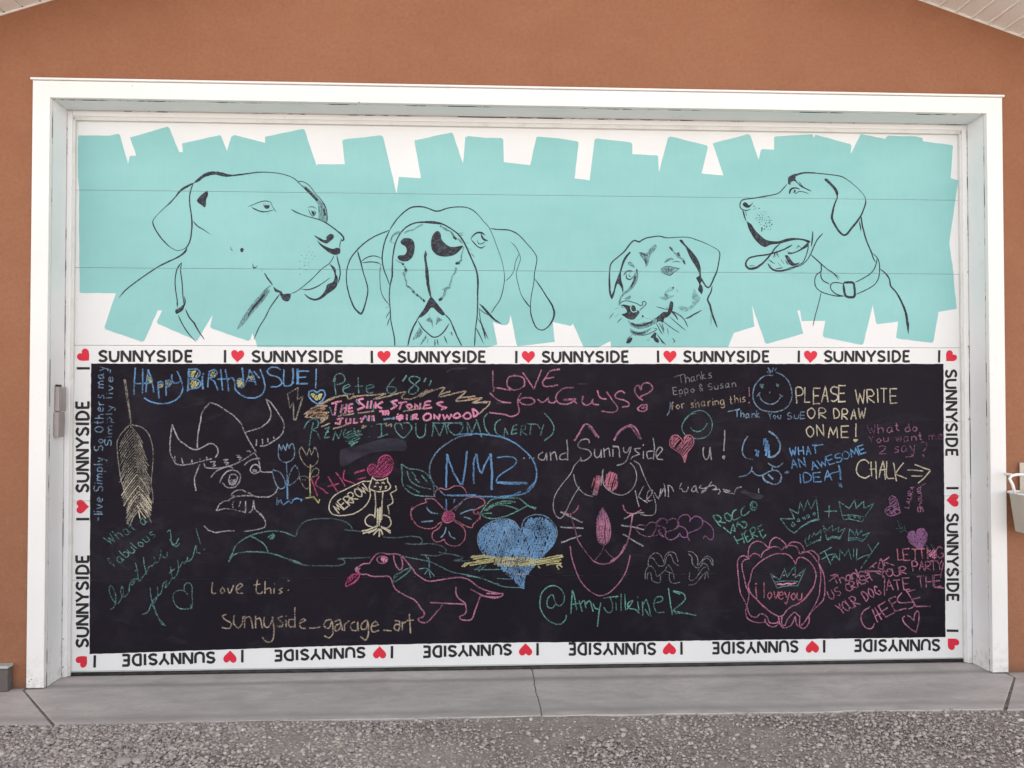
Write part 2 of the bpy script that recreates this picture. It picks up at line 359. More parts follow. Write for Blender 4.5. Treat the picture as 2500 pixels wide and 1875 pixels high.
        for x0, st in adv:
            if not st: continue
            jx, jy, hs = random.uniform(-jit, jit), random.uniform(-jit, jit), random.uniform(1-jit, 1+jit); sl = tilt+random.uniform(-.05, .05)
            out = []
            for q in st.split('|'):
                pt = []
                for c in q.split():
                    a, b = (float(v)*.1 for v in c.split(',')); b *= hs; a += random.uniform(-.02, .02); b += random.uniform(-.02, .02)
                    X = p0[0]+ux*(x0+a+sl*b+jx)*k+vx*(b+jy)*h; Y = p0[1]+uy*(x0+a+sl*b+jx)*k+vy*(b+jy)*h; pt.append('%.2f,%.2f' % (X, Y))
                out.append(('!' if q in SHARP else '')+' '.join(pt))
            s.S(reg, m, w, '|'.join(out))
        return s
    def done(s, parent, cut=True):
        if s.chalky: Art.top = max(Art.top, s.base+s.k*2.5e-6)
        if cut and not s.chalky:
            hw = .0003 if s.name == 'chalkboard_field' else .0011
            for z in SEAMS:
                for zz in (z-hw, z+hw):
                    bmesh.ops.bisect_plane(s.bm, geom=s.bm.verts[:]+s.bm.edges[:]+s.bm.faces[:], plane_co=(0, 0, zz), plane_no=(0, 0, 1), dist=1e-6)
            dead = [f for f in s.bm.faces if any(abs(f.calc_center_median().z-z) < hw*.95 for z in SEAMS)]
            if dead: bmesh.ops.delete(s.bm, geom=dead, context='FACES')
        for f in s.bm.faces:
            f.normal_update()
            if f.normal.y > 0: f.normal_flip()
        return mesh(s.name, s.bm, s.mats, parent, s.label)
FONT = {
'A':'0,0 3,10 6,0|1,4 5,4','B':'0,0 0,10 4,10 5,8 4,5 0,5|0,5 4,5 6,3 4,0 0,0','C':'6,8 3,10 0,6 0,3 3,0 6,1','D':'0,0 0,10 3,10 6,6 5,2 0,0',
'E':'6,10 0,10 0,0 6,0|0,5 5,5','F':'6,10 0,10 0,0|0,5 5,5','G':'6,8 3,10 0,6 0,3 3,0 6,1 6,4 4,4','H':'0,0 0,10|6,0 6,10|0,5 6,5','I':'0,0 0,10','J':'5,10 5,3 3,0 0,2',
'K':'0,0 0,10|6,10 0,4 6,0','L':'0,10 0,0 5,0','M':'0,0 1,10 3.5,3 6,10 7,0','N':'0,0 0,10 6,0 6,10','O':'3,10 0,7 0,3 3,0 6,3 6,7 3,10','P':'0,0 0,10 4,10 6,7 4,5 0,5',
'R':'0,0 0,10|0,10 4,10 6,7 4,5 0,5 6,0','S':'6,9 3,10 0,8 1,5.5 5,4.5 6,2 3,0 0,1','T':'0,10 6,10|3,10 3,0','U':'0,10 0,2 3,0 6,2 6,10','V':'0,10 3,0 6,10','W':'0,10 2,0 4,7 6,0 8,10',
'Y':'0,10 3,5 6,10|3,5 3,0','2':'0,8 3,10 6,8 5,5 0,0 6,0','6':'5,10 1,6 0,3 3,0 6,2 5,5 1,4','8':'3,5 0,8 3,10 6,8 3,5 0,2 3,0 6,2 3,5',
'a':'5,6 2,6 0,3 1,0 4,1 5,6 5,1 6,0','b':'0,10 0,0 3,0 5,3 3,6 0,4','c':'5,5 3,6 0,3 2,0 5,1','d':'5,4 3,6 0,3 2,0 5,2|5,10 5,0','e':'0,3 5,4 3,6 0,4 0,1 3,0 5,1','f':'5,9 3,10 2,7 2,0|0,5 4,5',
'g':'5,6 2,6 0,3 2,0 5,2|5,6 5,-3 2,-4 0,-2','h':'0,10 0,0|0,4 3,6 5,4 5,0','i':'0,6 0,0|0,8.5 .2,9','k':'0,10 0,0|4,6 0,3 5,0','l':'0,10 0,0','m':'0,6 0,0|0,4 2,6 4,4 4,0|4,4 6,6 8,4 8,0','n':'0,6 0,0|0,4 3,6 5,4 5,0',
'o':'2.5,6 0,3 2.5,0 5,3 2.5,6','p':'0,6 0,-4|0,5 3,6 5,3 3,0 0,1','r':'0,6 0,0|0,4 2,6 4,6','s':'5,5.5 2,6 1,4 4,2.5 4,.5 0,0','t':'2,10 2,1 4,0|0,6 4,6','u':'0,6 0,1 3,0 5,2|5,6 5,0','v':'0,6 2.5,0 5,6','w':'0,6 1.5,0 3,5 5,0 6.5,6',
'y':'0,6 2.5,1|5,6 2,-4 0,-3','z':'0,6 5,6 0,0 5,0','&':'5,0 0,8 2,10 4,8 0,3 2,0 5,4','!':'0,10 0,3|0,.7 .2,0','?':'0,8 3,10 5,8 3,5 2,3|2,.6 2.2,0','_':'0,-1 6,-1','.':'0,.6 .3,0',':':'0,5.6 .3,5|0,.6 .3,0','-':'0,4 4,4','+':'0,4 5,4|2.5,7 2.5,1',"'":'0,10 -.5,7.5','"':'0,10 -.5,7.5|1.5,10 1,7.5'}
SHARP = {q for c in 'AEFHIKLMNTVWYz' for q in FONT[c].split('|')}
# ---- painted block letters
BLK = {'S':'.94,.84,0 .76,.95,0 .5,.99,0 .24,.92,0 .10,.76,0 .22,.60,0 .52,.50,0 .82,.39,0 .93,.22,0 .78,.06,0 .5,.01,0 .24,.05,0 .06,.17,0',
 'U':'.08,1,0 .08,.36,0 .17,.12,0 .36,.02,0 .52,0,0 .70,.03,0 .86,.13,0 .94,.36,0 .94,1,0', 'N':'!.08,0 .08,1|!.12,.98 .90,.02|!.93,0 .93,1',
 'Y':'!.0,1 .5,.46|!1,1 .5,.46|!.5,.5 .5,0', 'I':'!.5,0 .5,1', 'D':'!.08,0 .08,1|.06,.965,0 .40,.95,0 .72,.84,0 .90,.5,0 .72,.16,0 .40,.05,0 .06,.035,0',
 'E':'!.12,0 .12,1|!.12,.955 .95,.955|!.12,.52 .82,.52|!.12,.045 .95,.045'}
BW = dict(S=.86, U=.98, N=1.0, Y=1.0, I=.34, D=.98, E=.80)
def block(art, text, tl, tr, bl, w=6.0):
    """painted capitals in the frame top-left, top-right, bottom-left (photograph pixels)"""
    tot = sum(BW[c] for c in text)+.22*(len(text)-1); x = 0
    for c in text:
        out = []
        for q in BLK[c].split('|'):
            pl = q.startswith('!'); pts = []
            for tk in q.strip('!').split():
                a, b = [float(v) for v in tk.split(',')[:2]]
                b = .05+.90*b if c in 'SU' and not pl else b
                f = (x+(a if c != 'I' else .5)*BW[c])/tot; g = 1-b
                jx, jy = random.uniform(-.35, .35), random.uniform(-.35, .35)
                pts.append('%.2f,%.2f' % (tl[0]+(tr[0]-tl[0])*f+(bl[0]-tl[0])*g+jx, tl[1]+(tr[1]-tl[1])*f+(bl[1]-tl[1])*g+jy))
            out.append(('!' if pl else '')+' '.join(pts))
        art.S('px', 'letter', w*(.97 if c != 'I' else 1), '|'.join(out), jit=.05)
        x += BW[c]+.22
HEART = [(0,-.5),(.20,-.30),(.42,-.08),(.53,.14),(.48,.36),(.30,.48),(.10,.42),(0,.30),(-.10,.42),(-.30,.48),(-.48,.36),(-.53,.14),(-.42,-.08),(-.20,-.30)]
def heart(parent, cx, cy, size, ang=0, label=None):
    a = Art('painted_heart', label, base=.0012, chalky=False); ca, sa = math.cos(R(ang)), math.sin(R(ang))
    pts = []
    for x, y in HEART:
        X, Y = x*size, -y*size; pts.append('%.2f,%.2f' % (cx+X*ca-Y*sa+random.uniform(-.4, .4), cy+X*sa+Y*ca+random.uniform(-.4, .4)))
    a.F('px', 'red', ' '.join(pts)); a.done(parent)
# ------------------------------------------------------------------ ground
bm = bmesh.new(); g = 600
xs = [-g, -40, -8, -5]+[-4.5+.15*i for i in range(61)]+[5, 8, 40, g]; ys = [-g, -60, -12, -6, -4]+[-3.5+.12*i for i in range(26)]+[-.45, 30, g]
def gz(x, y):
    if abs(x) > 5 or y < -4 or y > -.46: return -.012
    return -.011+.008*math.sin(x*2.1+y*3)*math.sin(y*4.7+1.3*x)+random.uniform(-.003, .003)-(.000 if y > -.7 else 0)
grid = [[bm.verts.new((x, y, gz(x, y))) for x in xs] for y in ys]
for j in range(len(ys)-1):
    for i in range(len(xs)-1): bm.faces.new((grid[j][i], grid[j][i+1], grid[j+1][i+1], grid[j+1][i]))
mesh('gravel_ground', bm, M['bed'], kind='structure', smooth=True)

# concrete apron: slabs with open joints, as parts of the apron
apron = bpy.data.objects.new('concrete_apron', None); link(apron); apron['kind'] = 'structure'
bm = bmesh.new(); prism(bm, [(-6, -.10), (6, -.10), (6, -.0035), (-6, -.0035)], -.503, .6); mesh('joint_filler', bm, M['dirt'], apron)
def slab(pts, z0=-.09, z1=0.0):
    bm = bmesh.new(); n = len(pts)
    a = [bm.verts.new((x, y, z1)) for x, y in pts]; b = [bm.verts.new((x, y, z0)) for x, y in pts]
    top = bm.faces.new(a); bm.faces.new(b[::-1])
    for i in range(n): bm.faces.new((a[i], b[i], b[(i+1) % n], a[(i+1) % n]))
    bmesh.ops.recalc_face_normals(bm, faces=bm.faces)
    te = [e for e in bm.edges if abs(e.verts[0].co.z-z1) < 1e-6 and abs(e.verts[1].co.z-z1) < 1e-6]
    bmesh.ops.bevel(bm, geom=te, offset=.004, segments=2, affect='EDGES', profile=.5)
    return mesh('slab', bm, M['conc'], apron)
def front(x0, x1, y=-.51):                # slightly uneven front edge
    n = max(2, int(abs(x1-x0)/.12)); return [(x0+(x1-x0)*i/n, y-.022*max(0, x0+(x1-x0)*i/n)/2.4+random.uniform(-.006, .006)) for i in range(n+1)]
J = .0065; JC = .0028
wob = [(.017+.003*math.sin(y*13)+.002*math.sin(y*41), y) for y in [-.46+.07*i for i in range(15)]]
slab([(.017-JC, .6), (-2.815+J, .6), (-2.815+J, -.004)]+front(-2.405+J, .017-JC, -.508)+[(x-JC, y) for x, y in wob])
slab(front(.017+JC, 2.43-J, -.508)+[(2.80-J, -.06), (2.80-J, .6), (.017+JC, .6)]+[(x+JC, y) for x, y in wob[::-1]])
slab([(-2.815-J, -.004), (-2.815-J, .05), (-6, .05)]+front(-6, -2.405-J, -.508))
slab([(6, .05), (2.80+J, .05), (2.80+J, -.06)]+front(2.43+J, 6))

# ------------------------------------------------------------------ building
bld = empty('garage_building', 'orange stucco gable garage with a painted sectional door, white soffits under its eaves', 'garage', (0, .02, 0))
for_loc = Vector((0, .02, 0))
def P(name, bm, mats, label=None, parent=None, smooth=False, kind=None):
    bmesh.ops.translate(bm, verts=bm.verts, vec=-for_loc if parent is None else (0, 0, 0))
    return mesh(name, bm, mats, parent if parent is not None else bld, label, kind, smooth=smooth)
HW, SL, PZ, PX = 4.6, .335, 4.775, -.02             # half width, roof slope, peak height, peak x
OX0, OX1, OZ = -2.815, 2.815, 3.40                    # rough opening behind the casing
rz = lambda x: PZ-SL*abs(x-PX)
bm = bmesh.new()
prism(bm, [(-HW, -.05), (OX0, -.05), (OX0, OZ), (-HW, OZ)], .02, .20)
prism(bm, [(OX1, -.05), (HW, -.05), (HW, OZ), (OX1, OZ)], .02, .20)
b2 = [(-HW, OZ), (HW, OZ), (HW, rz(HW)), (PX, PZ), (-HW, rz(-HW))]
if rz(HW) < OZ:
    xe = (PZ-OZ)/SL; b2 = [(PX-xe, OZ), (PX+xe, OZ), (PX, PZ)]
bm2 = bmesh.new()
# front wall as one sheet with the opening cut out
bm.free(); bm = bmesh.new()
outer = [(-HW, -.05), (OX0, -.05), (OX0, OZ), (OX1, OZ), (OX1, -.05), (HW, -.05), (HW, rz(HW)), (PX, PZ), (-HW, rz(-HW))]
bm2.free()
prism(bm, outer, .02, .195); P('front_wall', bm, M['stucco'])
bm = bmesh.new(); box(bm, -HW, -HW+.15, .20, 8.0, -.05, rz(HW)); P('side_wall', bm, M['stucco'])
bm = bmesh.new(); box(bm, HW-.15, HW, .20, 8.0, -.05, rz(HW)); P('side_wall', bm, M['stucco'])
bm = bmesh.new(); prism(bm, [(-HW, -.05), (HW, -.05), (HW, rz(HW)), (PX, PZ), (-HW, rz(-HW))], 8.0, 8.15); P('rear_wall', bm, M['stucco'])
# roof with soffit strips below the front overhang
roof = part('roof', bld); OV = -.62; EX = HW+.45
bm = bmesh.new(); xl, xr = PX-EX, PX+EX
prism(bm, [(xl, rz(xl)+.05), (PX, PZ+.05), (xr, rz(xr)+.05), (xr, rz(xr)+.20), (PX, PZ+.20), (xl, rz(xl)+.20)], OV, 8.6); P('roof_deck', bm, M['roof'], parent=roof)
for sgn in (-1, 1):
    bm = bmesh.new(); x1 = PX+sgn*EX; 
    prism(bm, [(PX, PZ-.03), (x1, rz(x1)-.03), (x1, rz(x1)+.21), (PX, PZ+.21)], OV-.025, OV-.002); P('fascia', bm, M['enamel'], parent=roof)
    bm = bmesh.new(); prism(bm, [(PX, PZ-.001), (x1, rz(x1)-.001), (x1, rz(x1)-.010), (PX, PZ-.010)], .012, .022); P('soffit_moulding', bm, M['soffit'], parent=roof)
# soffit boards run from the wall out to the fascia
pitch = .104; co = math.cos(math.atan(SL)); sn = math.sin(math.atan(SL)); proto = None
for sgn in (-1, 1):
    Ltot = EX/co; k = 0
    while k*pitch < Ltot-.02:
        if proto is None:
            bm = bmesh.new(); wq = pitch
            sec = [(0, .012), (0, .002), (.005, 0), (wq-.013, 0), (wq-.010, .009), (wq-.003, .009), (wq-.0005, .0015), (wq-.0005, .012)]
            a = [bm.verts.new((x, OV, z)) for x, z in sec]; b = [bm.verts.new((x, .018, z)) for x, z in sec]
            for i in range(len(sec)-1): bm.faces.new((a[i], a[i+1], b[i+1], b[i]))
            bm.faces.new(a[::-1]); bm.faces.new(b); bmesh.ops.recalc_face_normals(bm, faces=bm.faces)
            o = mesh('soffit_strip', bm, M['soffit'], roof); proto = o
        else:
            o = proto.copy(); link(o, roof)
        d = k*pitch
        o.location = (PX+sgn*d*co, 0, PZ-d*sn); o.rotation_euler = (0, math.atan(SL) if sgn > 0 else math.pi-math.atan(SL), 0)
        if sgn < 0: o.scale = (1, 1, -1)
        k += 1
for_loc = Vector((0, .02, 0)); roof.location = (0, -.02, 0)

# door surround
fr = part('door_frame', bld, 'white casing and deep jamb round the garage door'); fr.location = (0, -.02, 0)
IW, IT = 2.7095, 3.3045                               # casing inner half width and height
bm = bmesh.new(); prism(bm, [(-2.805, .008), (-IW, .008), (-IW, IT), (IW, IT), (IW, .008), (2.805, .008), (2.805, 3.40), (-2.805, 3.40)], 0, .029)
bmesh.ops.bevel(bm, geom=[e for e in bm.edges if abs(e.verts[0].co.y)+abs(e.verts[1].co.y) < 1e-6], offset=.004, segments=2, affect='EDGES', profile=.6); P('casing_board', bm, M['trim'], parent=fr)
bm = bmesh.new(); prism(bm, [(-2.812, 3.402), (2.812, 3.402), (2.812, 3.412), (-2.812, 3.412)], -.012, .03); P('drip_cap', bm, M['trim'], parent=fr)
for s in (-1, 1):
    bm = bmesh.new(); a, b = sorted((s*(IW-.0025), s*(IW+.03))); box(bm, a, b, .0305, .19, .002, 3.34, .002); P('jamb_board', bm, M['jamb'], parent=fr)
    bm = bmesh.new(); a, b = sorted((s*(IW-.0035), s*(IW+.03))); box(bm, a, b, .0292, .0303, .003, 3.30); P('caulk_gap', bm, M['caulk'], parent=fr)
    bm = bmesh.new(); a, b = sorted((s*(IW-.032), s*(IW+.02))); box(bm, a, b, .1925, .213, .002, 3.34, .002); P('stop_board', bm, M['jamb'], parent=fr)
    bm = bmesh.new(); a, b = sorted((s*(IW-.0465), s*(IW-.030))); box(bm, a, b, .199, .2175, .004, 3.262, .004, 2); P('weather_strip', bm, M['stop'], parent=fr)
    bm = bmesh.new(); a, b = sorted((s*(IW-.0027), s*(IW-.0060))); box(bm, a, b, .1903, .1921, .01, 3.275); P('caulk_gap', bm, M['caulk'], parent=fr)
bm = bmesh.new(); box(bm, -IW+.004, IW-.004, .0305, .19, IT-.003, 3.38, .002); P('jamb_board', bm, M['jamb'], parent=fr)
bm = bmesh.new(); box(bm, -IW+.005, IW-.005, .0292, .0303, IT-.004, 3.38); P('caulk_gap', bm, M['caulk'], parent=fr)
bm = bmesh.new(); box(bm, -IW+.033, IW-.033, .1925, .213, 3.268, 3.34, .002); P('stop_board', bm, M['jamb'], parent=fr)
bm = bmesh.new(); box(bm, -IW+.031, IW-.031, .1990, .2175, 3.245, 3.270, .004, 2); P('weather_strip', bm, M['stop'], parent=fr)
bm = bmesh.new(); box(bm, -IW+.008, IW-.008, .1903, .1921, 3.2955, 3.3005); P('caulk_gap', bm, M['caulk'], parent=fr)
# little nail heads and knocks seen on the stops
nb = bmesh.new(); bmesh.ops.create_cone(nb, cap_ends=True, segments=8, radius1=.0042, radius2=.0035, depth=.003); bmesh.ops.rotate(nb, verts=nb.verts, matrix=Matrix.Rotation(R(90), 3, 'X')); 
nail0 = None
for u, v, Y in ((155.5, 1037, .1925), (161, 459, .1925), (153, 1629, .1925), (2363.5, 488, .1925), (2363, 664, .1925), (2364.5, 846, .1925), (2366, 1023.5, .1925), (2369, 1215, .1925), (2371, 1401, .1925),
                (323, 209.5, .0), (877, 250, .0), (2398, 277.8, .0), (154, 1560, .1925), (76.5, 1659, 0), (71, 1663.5, 0)):
    p = onY(u, v, Y-.0015)
    if nail0 is None: nail0 = mesh('nail', nb, M['nail'], fr); o = nail0
    else: o = nail0.copy(); link(o, fr)
    o.location = p; s = random.uniform(.55, 1.0); o.scale = (s, 1, s)

# sectional door: seven flush sections
door = part('garage_door', bld, 'white sectional garage door painted with a turquoise dog mural above a chalkboard'); door.location = (0, -.02, 0)
zs = [.025]+SEAMS[::-1]+[3.32]
for i in range(7):
    bm = bmesh.new(); box(bm, -2.70, 2.70, DOOR_Y, DOOR_Y+.045, zs[i]+(.0010 if i else 0), zs[i+1]-.0010, .0006); P('door_panel', bm, M['door'], parent=door)
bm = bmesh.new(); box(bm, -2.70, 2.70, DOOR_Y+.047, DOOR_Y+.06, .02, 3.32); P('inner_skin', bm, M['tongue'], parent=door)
bm = bmesh.new(); tube(bm, [(-2.672, .226, .010), (-1.0, .226, .008), (.4, .226, .006), (1.5, .226, .012), (2.672, .226, .014)], .014, 12); P('bottom_seal', bm, M['rubber'], parent=door, smooth=True)
bm = bmesh.new(); box(bm, -2.668, 2.668, .2165, .2195, .0225, .030); P('seal_retainer', bm, M['cap'], parent=door)

ART = door
# turquoise field
a = Art('mural_background', 'turquoise mural field with ragged brush-stroke edges', base=.0006, chalky=False)
TQ = '''A 527,512 532,499 740,501 798,488 810,496 865,692 877,637 920,637 878,513 1130,440 1145,452 1210,612 1235,612 1229,553 1485,497 1495,508 1533,605 1562,508 1582,497 1790,550 1790,508 2045,455 2058,466 2138,707
B 207,418 393,418 375,260 388,250 632,222 650,232 742,617 757,502 907,512 862,257 1110,203 1122,210 1190,413 1205,236 1225,227 1340,240 1450,240 1462,252 1465,403 1643,423 1686,234 1700,231 1840,243 1958,262 1970,272 1943,513 2045,527 2078,252 2092,243
C 385,270 397,280 397,350 562,357 572,366 577,475 638,240 655,230 898,290 907,300 865,480 1013,492 940,277 1180,213 1195,226 1250,388 1265,322 1275,314 1355,320 1355,236 1365,230 1612,215 1622,240 1634,218 1866,280 1877,292 1870,350 1940,213 2108,247
D 968,1238 990,1222 1240,1228 1298,1243 1303,1272 1560,1305 1573,1318
Rr 480,570 478,612 548,635 541,700 464,1240 516,1600
S 415,5 451,345 302,370 264,602 252,618
L9 1905,579 1590,541 1576,528 1595,388 1412,411 1396,398 1367,235 1282,585 1265,597 932,530 917,517 940,380 728,383 712,284 687,290 742,495 418,587 398,580 278,235 302,432 118,488 65,616
L8 916,465 915,422 832,465 733,465 660,305 645,320 524,293 537,428 285,457 279,440 240,243 227,300 215,313 185,315 120,293 150,445 85,465
L7 1240,462 1228,420 1205,370 1192,412 1178,422 930,337 921,322 938,245 833,421 568,306 561,290 597,215 567,215 478,418 462,427 212,342 208,325 285,100 50,98 40,90 40,0
A 533,1106 535,870 527,780'''
pts = []
for ln in TQ.split('\n'):
    reg, *tk = ln.split()
    for q in tk:
        x, y = map(float, q.split(',')); X, Z = W(reg, x, y); pts.append((X, Z))
q = []
for i, p in enumerate(pts):
    b = pts[(i+1) % len(pts)]; L = math.hypot(p[0]-b[0], p[1]-b[1]); n = max(1, int(L/.03))
    for j in range(n):
        e = 0 if j == 0 else .0012
        q.append((p[0]+(b[0]-p[0])*j/n+random.uniform(-e, e), p[1]+(b[1]-p[1])*j/n+random.uniform(-e, e)))
vs = [a.bm.verts.new((p[0], DOOR_Y-.0006, p[1])) for p in q]; mi = a.mi('turq')
for tri in geometry.tessellate_polygon([[Vector((p[0], p[1], 0)) for p in q]]):
    try: a.bm.faces.new([vs[i] for i in tri])
    except ValueError: pass
a.done(ART)
a = Art('chalkboard_field', 'black chalkboard paint covering the lower half of the door', base=.0006, chalky=False)
a.F('px', 'board', '!222.5,887.5 900,888.6 1500,888.4 2303.5,888.3 2304,1100 2306,1280 2308.4,1555.6 1500,1567 1140,1569.5 900,1575 700,1580.5 218.5,1597 220,1240', sm=False, rough=.0012); a.done(ART)

# "I (heart) SUNNYSIDE" border
def word(tl, tr, bl, w=6.4, label='black painted word SUNNYSIDE'):
    a = Art('painted_word', None, chalky=False); block(a, 'SUNNYSIDE', tl, tr, bl, w); a.done(ART)
def eye(tl, tr, bl, w=6.0):
    a = Art('painted_letter', None, chalky=False); block(a, 'I', tl, tr, bl, w); a.done(ART)
def row(x0, x1, y0, y1, dy=0): return (x0+1, y0), (x1-1, y0+dy), (x0+1, y1)
for x0, x1, y0, y1, dy in ((239, 471.5, 854, 884.5, .2), (613.5, 838.5, 854.6, 885, .2), (969.5, 1187, 855.8, 886, -.2), (1321.5, 1536, 856, 886, -.4), (1667, 1879.5, 855.2, 885, 0), (2010.5, 2222.5, 854.8, 884.5, 0)):
    word((x0+2, y0+1.5), (x1-1, y0+dy+1.5), (x0+2, y1-1))
for x0, y0, y1 in ((546.8, 854.6, 885.6), (905, 856, 886), (1257.5, 856.8, 886.5), (1603.5, 856, 885.2), (1947, 855.6, 885), (2289.6, 855, 885)):
    eye((x0, y0), (x0+6, y0), (x0, y1))
for hx, hy in ((580.2, 869), (937.5, 870.5), (1290, 871), (1635.5, 870.2), (1978.6, 870.2)): heart(ART, hx, hy+.5, 30.5, random.uniform(-2, 2))
heart(ART, 206.5, 869.5, 31, -45); heart(ART, 2319.5, 872, 28, 45); heart(ART, 2324.5, 1569.5, 29, 135); heart(ART, 202, 1612.5, 29, 225)
for xr_, xl_, yr0, yr1, yl0, yl1 in ((526.8, 296.8, 1589.8, 1619.6, 1597.4, 1627), (893.6, 668.8, 1578.6, 1607, 1584.8, 1615), (1251, 1031.5, 1571, 1600.4, 1575.6, 1606), (1602.6, 1386.5, 1568.4, 1599.6, 1570.6, 1599.9), (1950.6, 1737, 1562.8, 1593.2, 1566.5, 1597.4), (2296.6, 2083.9, 1559.4, 1590.2, 1561.6, 1591.6)):
    word((xr_-2, yr1-1), (xl_+1, yl1-1), (xr_-2, yr0+1))
for x, y0, y1 in ((234.2, 1630, 1599.5), (595, 1617, 1586), (960, 1607, 1576.6), (1315.4, 1600.4, 1570.2), (1666.4, 1598, 1566.5), (2015, 1593.4, 1562.3)):
    eye((x, y0), (x-6, y0), (x, y1))
for hx, hy in ((561.5, 1603.2), (927, 1592.8), (1283, 1585.8), (1634, 1583.4), (1983, 1578.6)): heart(ART, hx, hy, 30.5, 180+random.uniform(-2, 2))
word((185.6, 1202), (185.8, 979), (217.2, 1202)); word((185.5, 1580), (185.8, 1354.5), (216.6, 1580))
eye((188, 902.6), (188, 896.6), (219.5, 902.6)); eye((186, 1270.4), (186, 1264.4), (218, 1270.4)); heart(ART, 202, 1237, 31.5, -90)
word((2336, 902.5), (2338, 1114), (2307.5, 902.5)); word((2339.6, 1254), (2340.4, 1468), (2311, 1254))
eye((2339.5, 1189), (2339.8, 1195), (2310.5, 1189)); eye((2340, 1537), (2340, 1543), (2311, 1537)); heart(ART, 2325.5, 1221, 30.5, 90)
# ------------------------------------------------------------------ the four brush-drawn dogs
a = Art('painted_dog', 'line drawing of a large floppy-eared dog head facing right', chalky=False)
a.S('d1', 'ink', 3, '''760,228,4 800,200,7 840,170,8 890,150,9 940,145,8 990,155,9 1035,165,8 1080,165,4 1150,157,4 1220,148,3 1300,138,3 1400,140,2 1480,150,2 1550,170,2 1600,195,2 1640,235,2 1700,290,1.5
|760,228,5 700,258,6 650,290,5 610,340,3 560,395,3 510,440,1.5 450,500,1.2 420,545,2.4 425,580,3 470,660,3 520,720,3 570,765,1.5 620,788,1.5 670,780,1.5 705,755,3 730,700,3 742,620,3 745,560,4 738,480,3 728,420,3 725,340,3 740,270,3 755,235,3
|705,765,4 690,795,5 650,830,4 600,858,3 540,885,4 470,920,3 400,965,3 320,1020,3 240,1078,3 180,1130,3 135,1187,1
|755,545,3 790,585,3 840,615,2 900,657,1|1210,425,2 1260,405,2 1310,385,2 1360,377,2.4 1410,390,1.5|1240,430,3.4 1290,455,3 1335,467,3 1380,462,2 1425,452,2|1395,385,1.5 1410,415 1430,450 1447,472
|1340,400,2 1345,425 1365,440 1385,430 1385,400|1350,395,2 1365,425|1365,488,2 1385,475|1570,447,4 1610,470,3 1660,490,2.2 1710,507,2 1760,520,2.5 1810,535,3 1860,560,3 1905,590,3 1950,625,3 1985,655,4 2003,680,4 2005,700,4 1990,710,3 1983,690,2
|1705,430,2 1740,425 1765,430 1778,445|1712,445,2 1730,485 1750,503 1772,480 1760,455|1625,212,3 1670,218,2 1720,250,2 1770,315,1.5 1820,370,2 1850,420,3 1865,480,3 1868,530,3 1862,555,3|1985,690,2 1975,730 1972,775
|1925,828,2 1905,870 1880,900 1830,935 1790,975 1730,1035 1670,1085 1610,1130 1560,1148|1948,828,3 1958,880 1972,930 1975,990 1960,1060|1650,1108,2 1710,1113,3 1770,1095,3 1830,1060,2 1893,1013,2
|1345,975,4 1380,1030,4 1415,1075,4|1310,938,1.5 1333,960,1.5|1250,895,2 1252,920,2 1262,935,3 1290,915,2|1065,755,2 1067,775 1085,793,2
|660,887,3 625,935,3 608,1000,2.5 605,1080,2.5 615,1160,2.5 630,1245,2.5|660,890,2 650,950,2.5 662,1050,2.5 668,1150,2.5 680,1250,2|682,1170,3 688,1210 680,1245 650,1290 615,1310 612,1285 650,1265 678,1235|618,1215,3 625,1265
|630,1325,2.5 660,1390 710,1470 780,1550,1.5|690,1275,3 720,1340,3.5 765,1395,4 800,1460,3 850,1530,2|1405,1075,2 1360,1110 1320,1150|1475,1150,3 1430,1210,3 1390,1270,2.5 1350,1350,2.5 1300,1430,2.5 1275,1490,2 1257,1530,2''', taper=2)
a.F('d1', 'ink', '''875,290 878,330 862,370 862,405 850,432 830,415 800,395 785,375 800,350 830,320|1340,415 1355,440 1380,440 1390,420 1370,410|1735,455 1762,470 1758,495 1745,490
|1870,665 1895,650 1920,658 1922,685 1900,705 1865,730 1820,715 1780,685 1758,662 1800,680 1840,700 1862,700 1860,680|1780,700 1820,735 1870,760 1920,775 1945,765 1975,775 1975,810 1940,825 1890,810 1850,780 1810,745
|1885,898 1920,920 1940,950 1940,980 1955,1010 1955,1050 1945,1090 1915,1120 1870,1150 1820,1190 1760,1205 1710,1185 1675,1145 1720,1175 1770,1188 1810,1170 1850,1120 1870,1070 1915,1050 1930,1010 1925,970 1905,930
|1420,1085 1450,1110 1490,1130 1500,1150 1540,1145 1565,1150 1560,1190 1540,1212 1500,1200 1480,1165 1470,1140 1435,1130|1145,775 1160,765 1175,780 1165,803 1148,798|612,1285 650,1270 680,1245 672,1280 640,1305 615,1312''')
a.F('d1', 'wash', '1655,245 1700,262 1750,310 1800,360 1840,410 1862,470 1862,545 1840,545 1800,525 1795,470 1790,410 1760,360 1710,300|1380,1105 1392,1120 1350,1190 1290,1260 1230,1330 1180,1395 1140,1430 1118,1450 1150,1370 1200,1290 1260,1210 1330,1140')
a.S('d1', 'ink', 5, '1350,1150,5 1300,1210,6 1250,1270,5 1210,1330,3|1680,265,6 1740,325,6 1790,375,5|1840,440,4 1850,500,5')
a.dots('d1', 'ink', .9, '1715,760 1735,776,.5 1682,795,.6 1713,800 1750,803 1655,830,1.1 1697,827 1738,825 1762,835,1.1 1688,855,1.1 1716,855,.8 1745,858 1641,878,1.1 1680,885 1711,890,1 1738,887,.5 1683,912,1.2 1716,915,.8 1639,936,1.2 1690,948,1.2 1645,985,1.3')
a.done(ART)

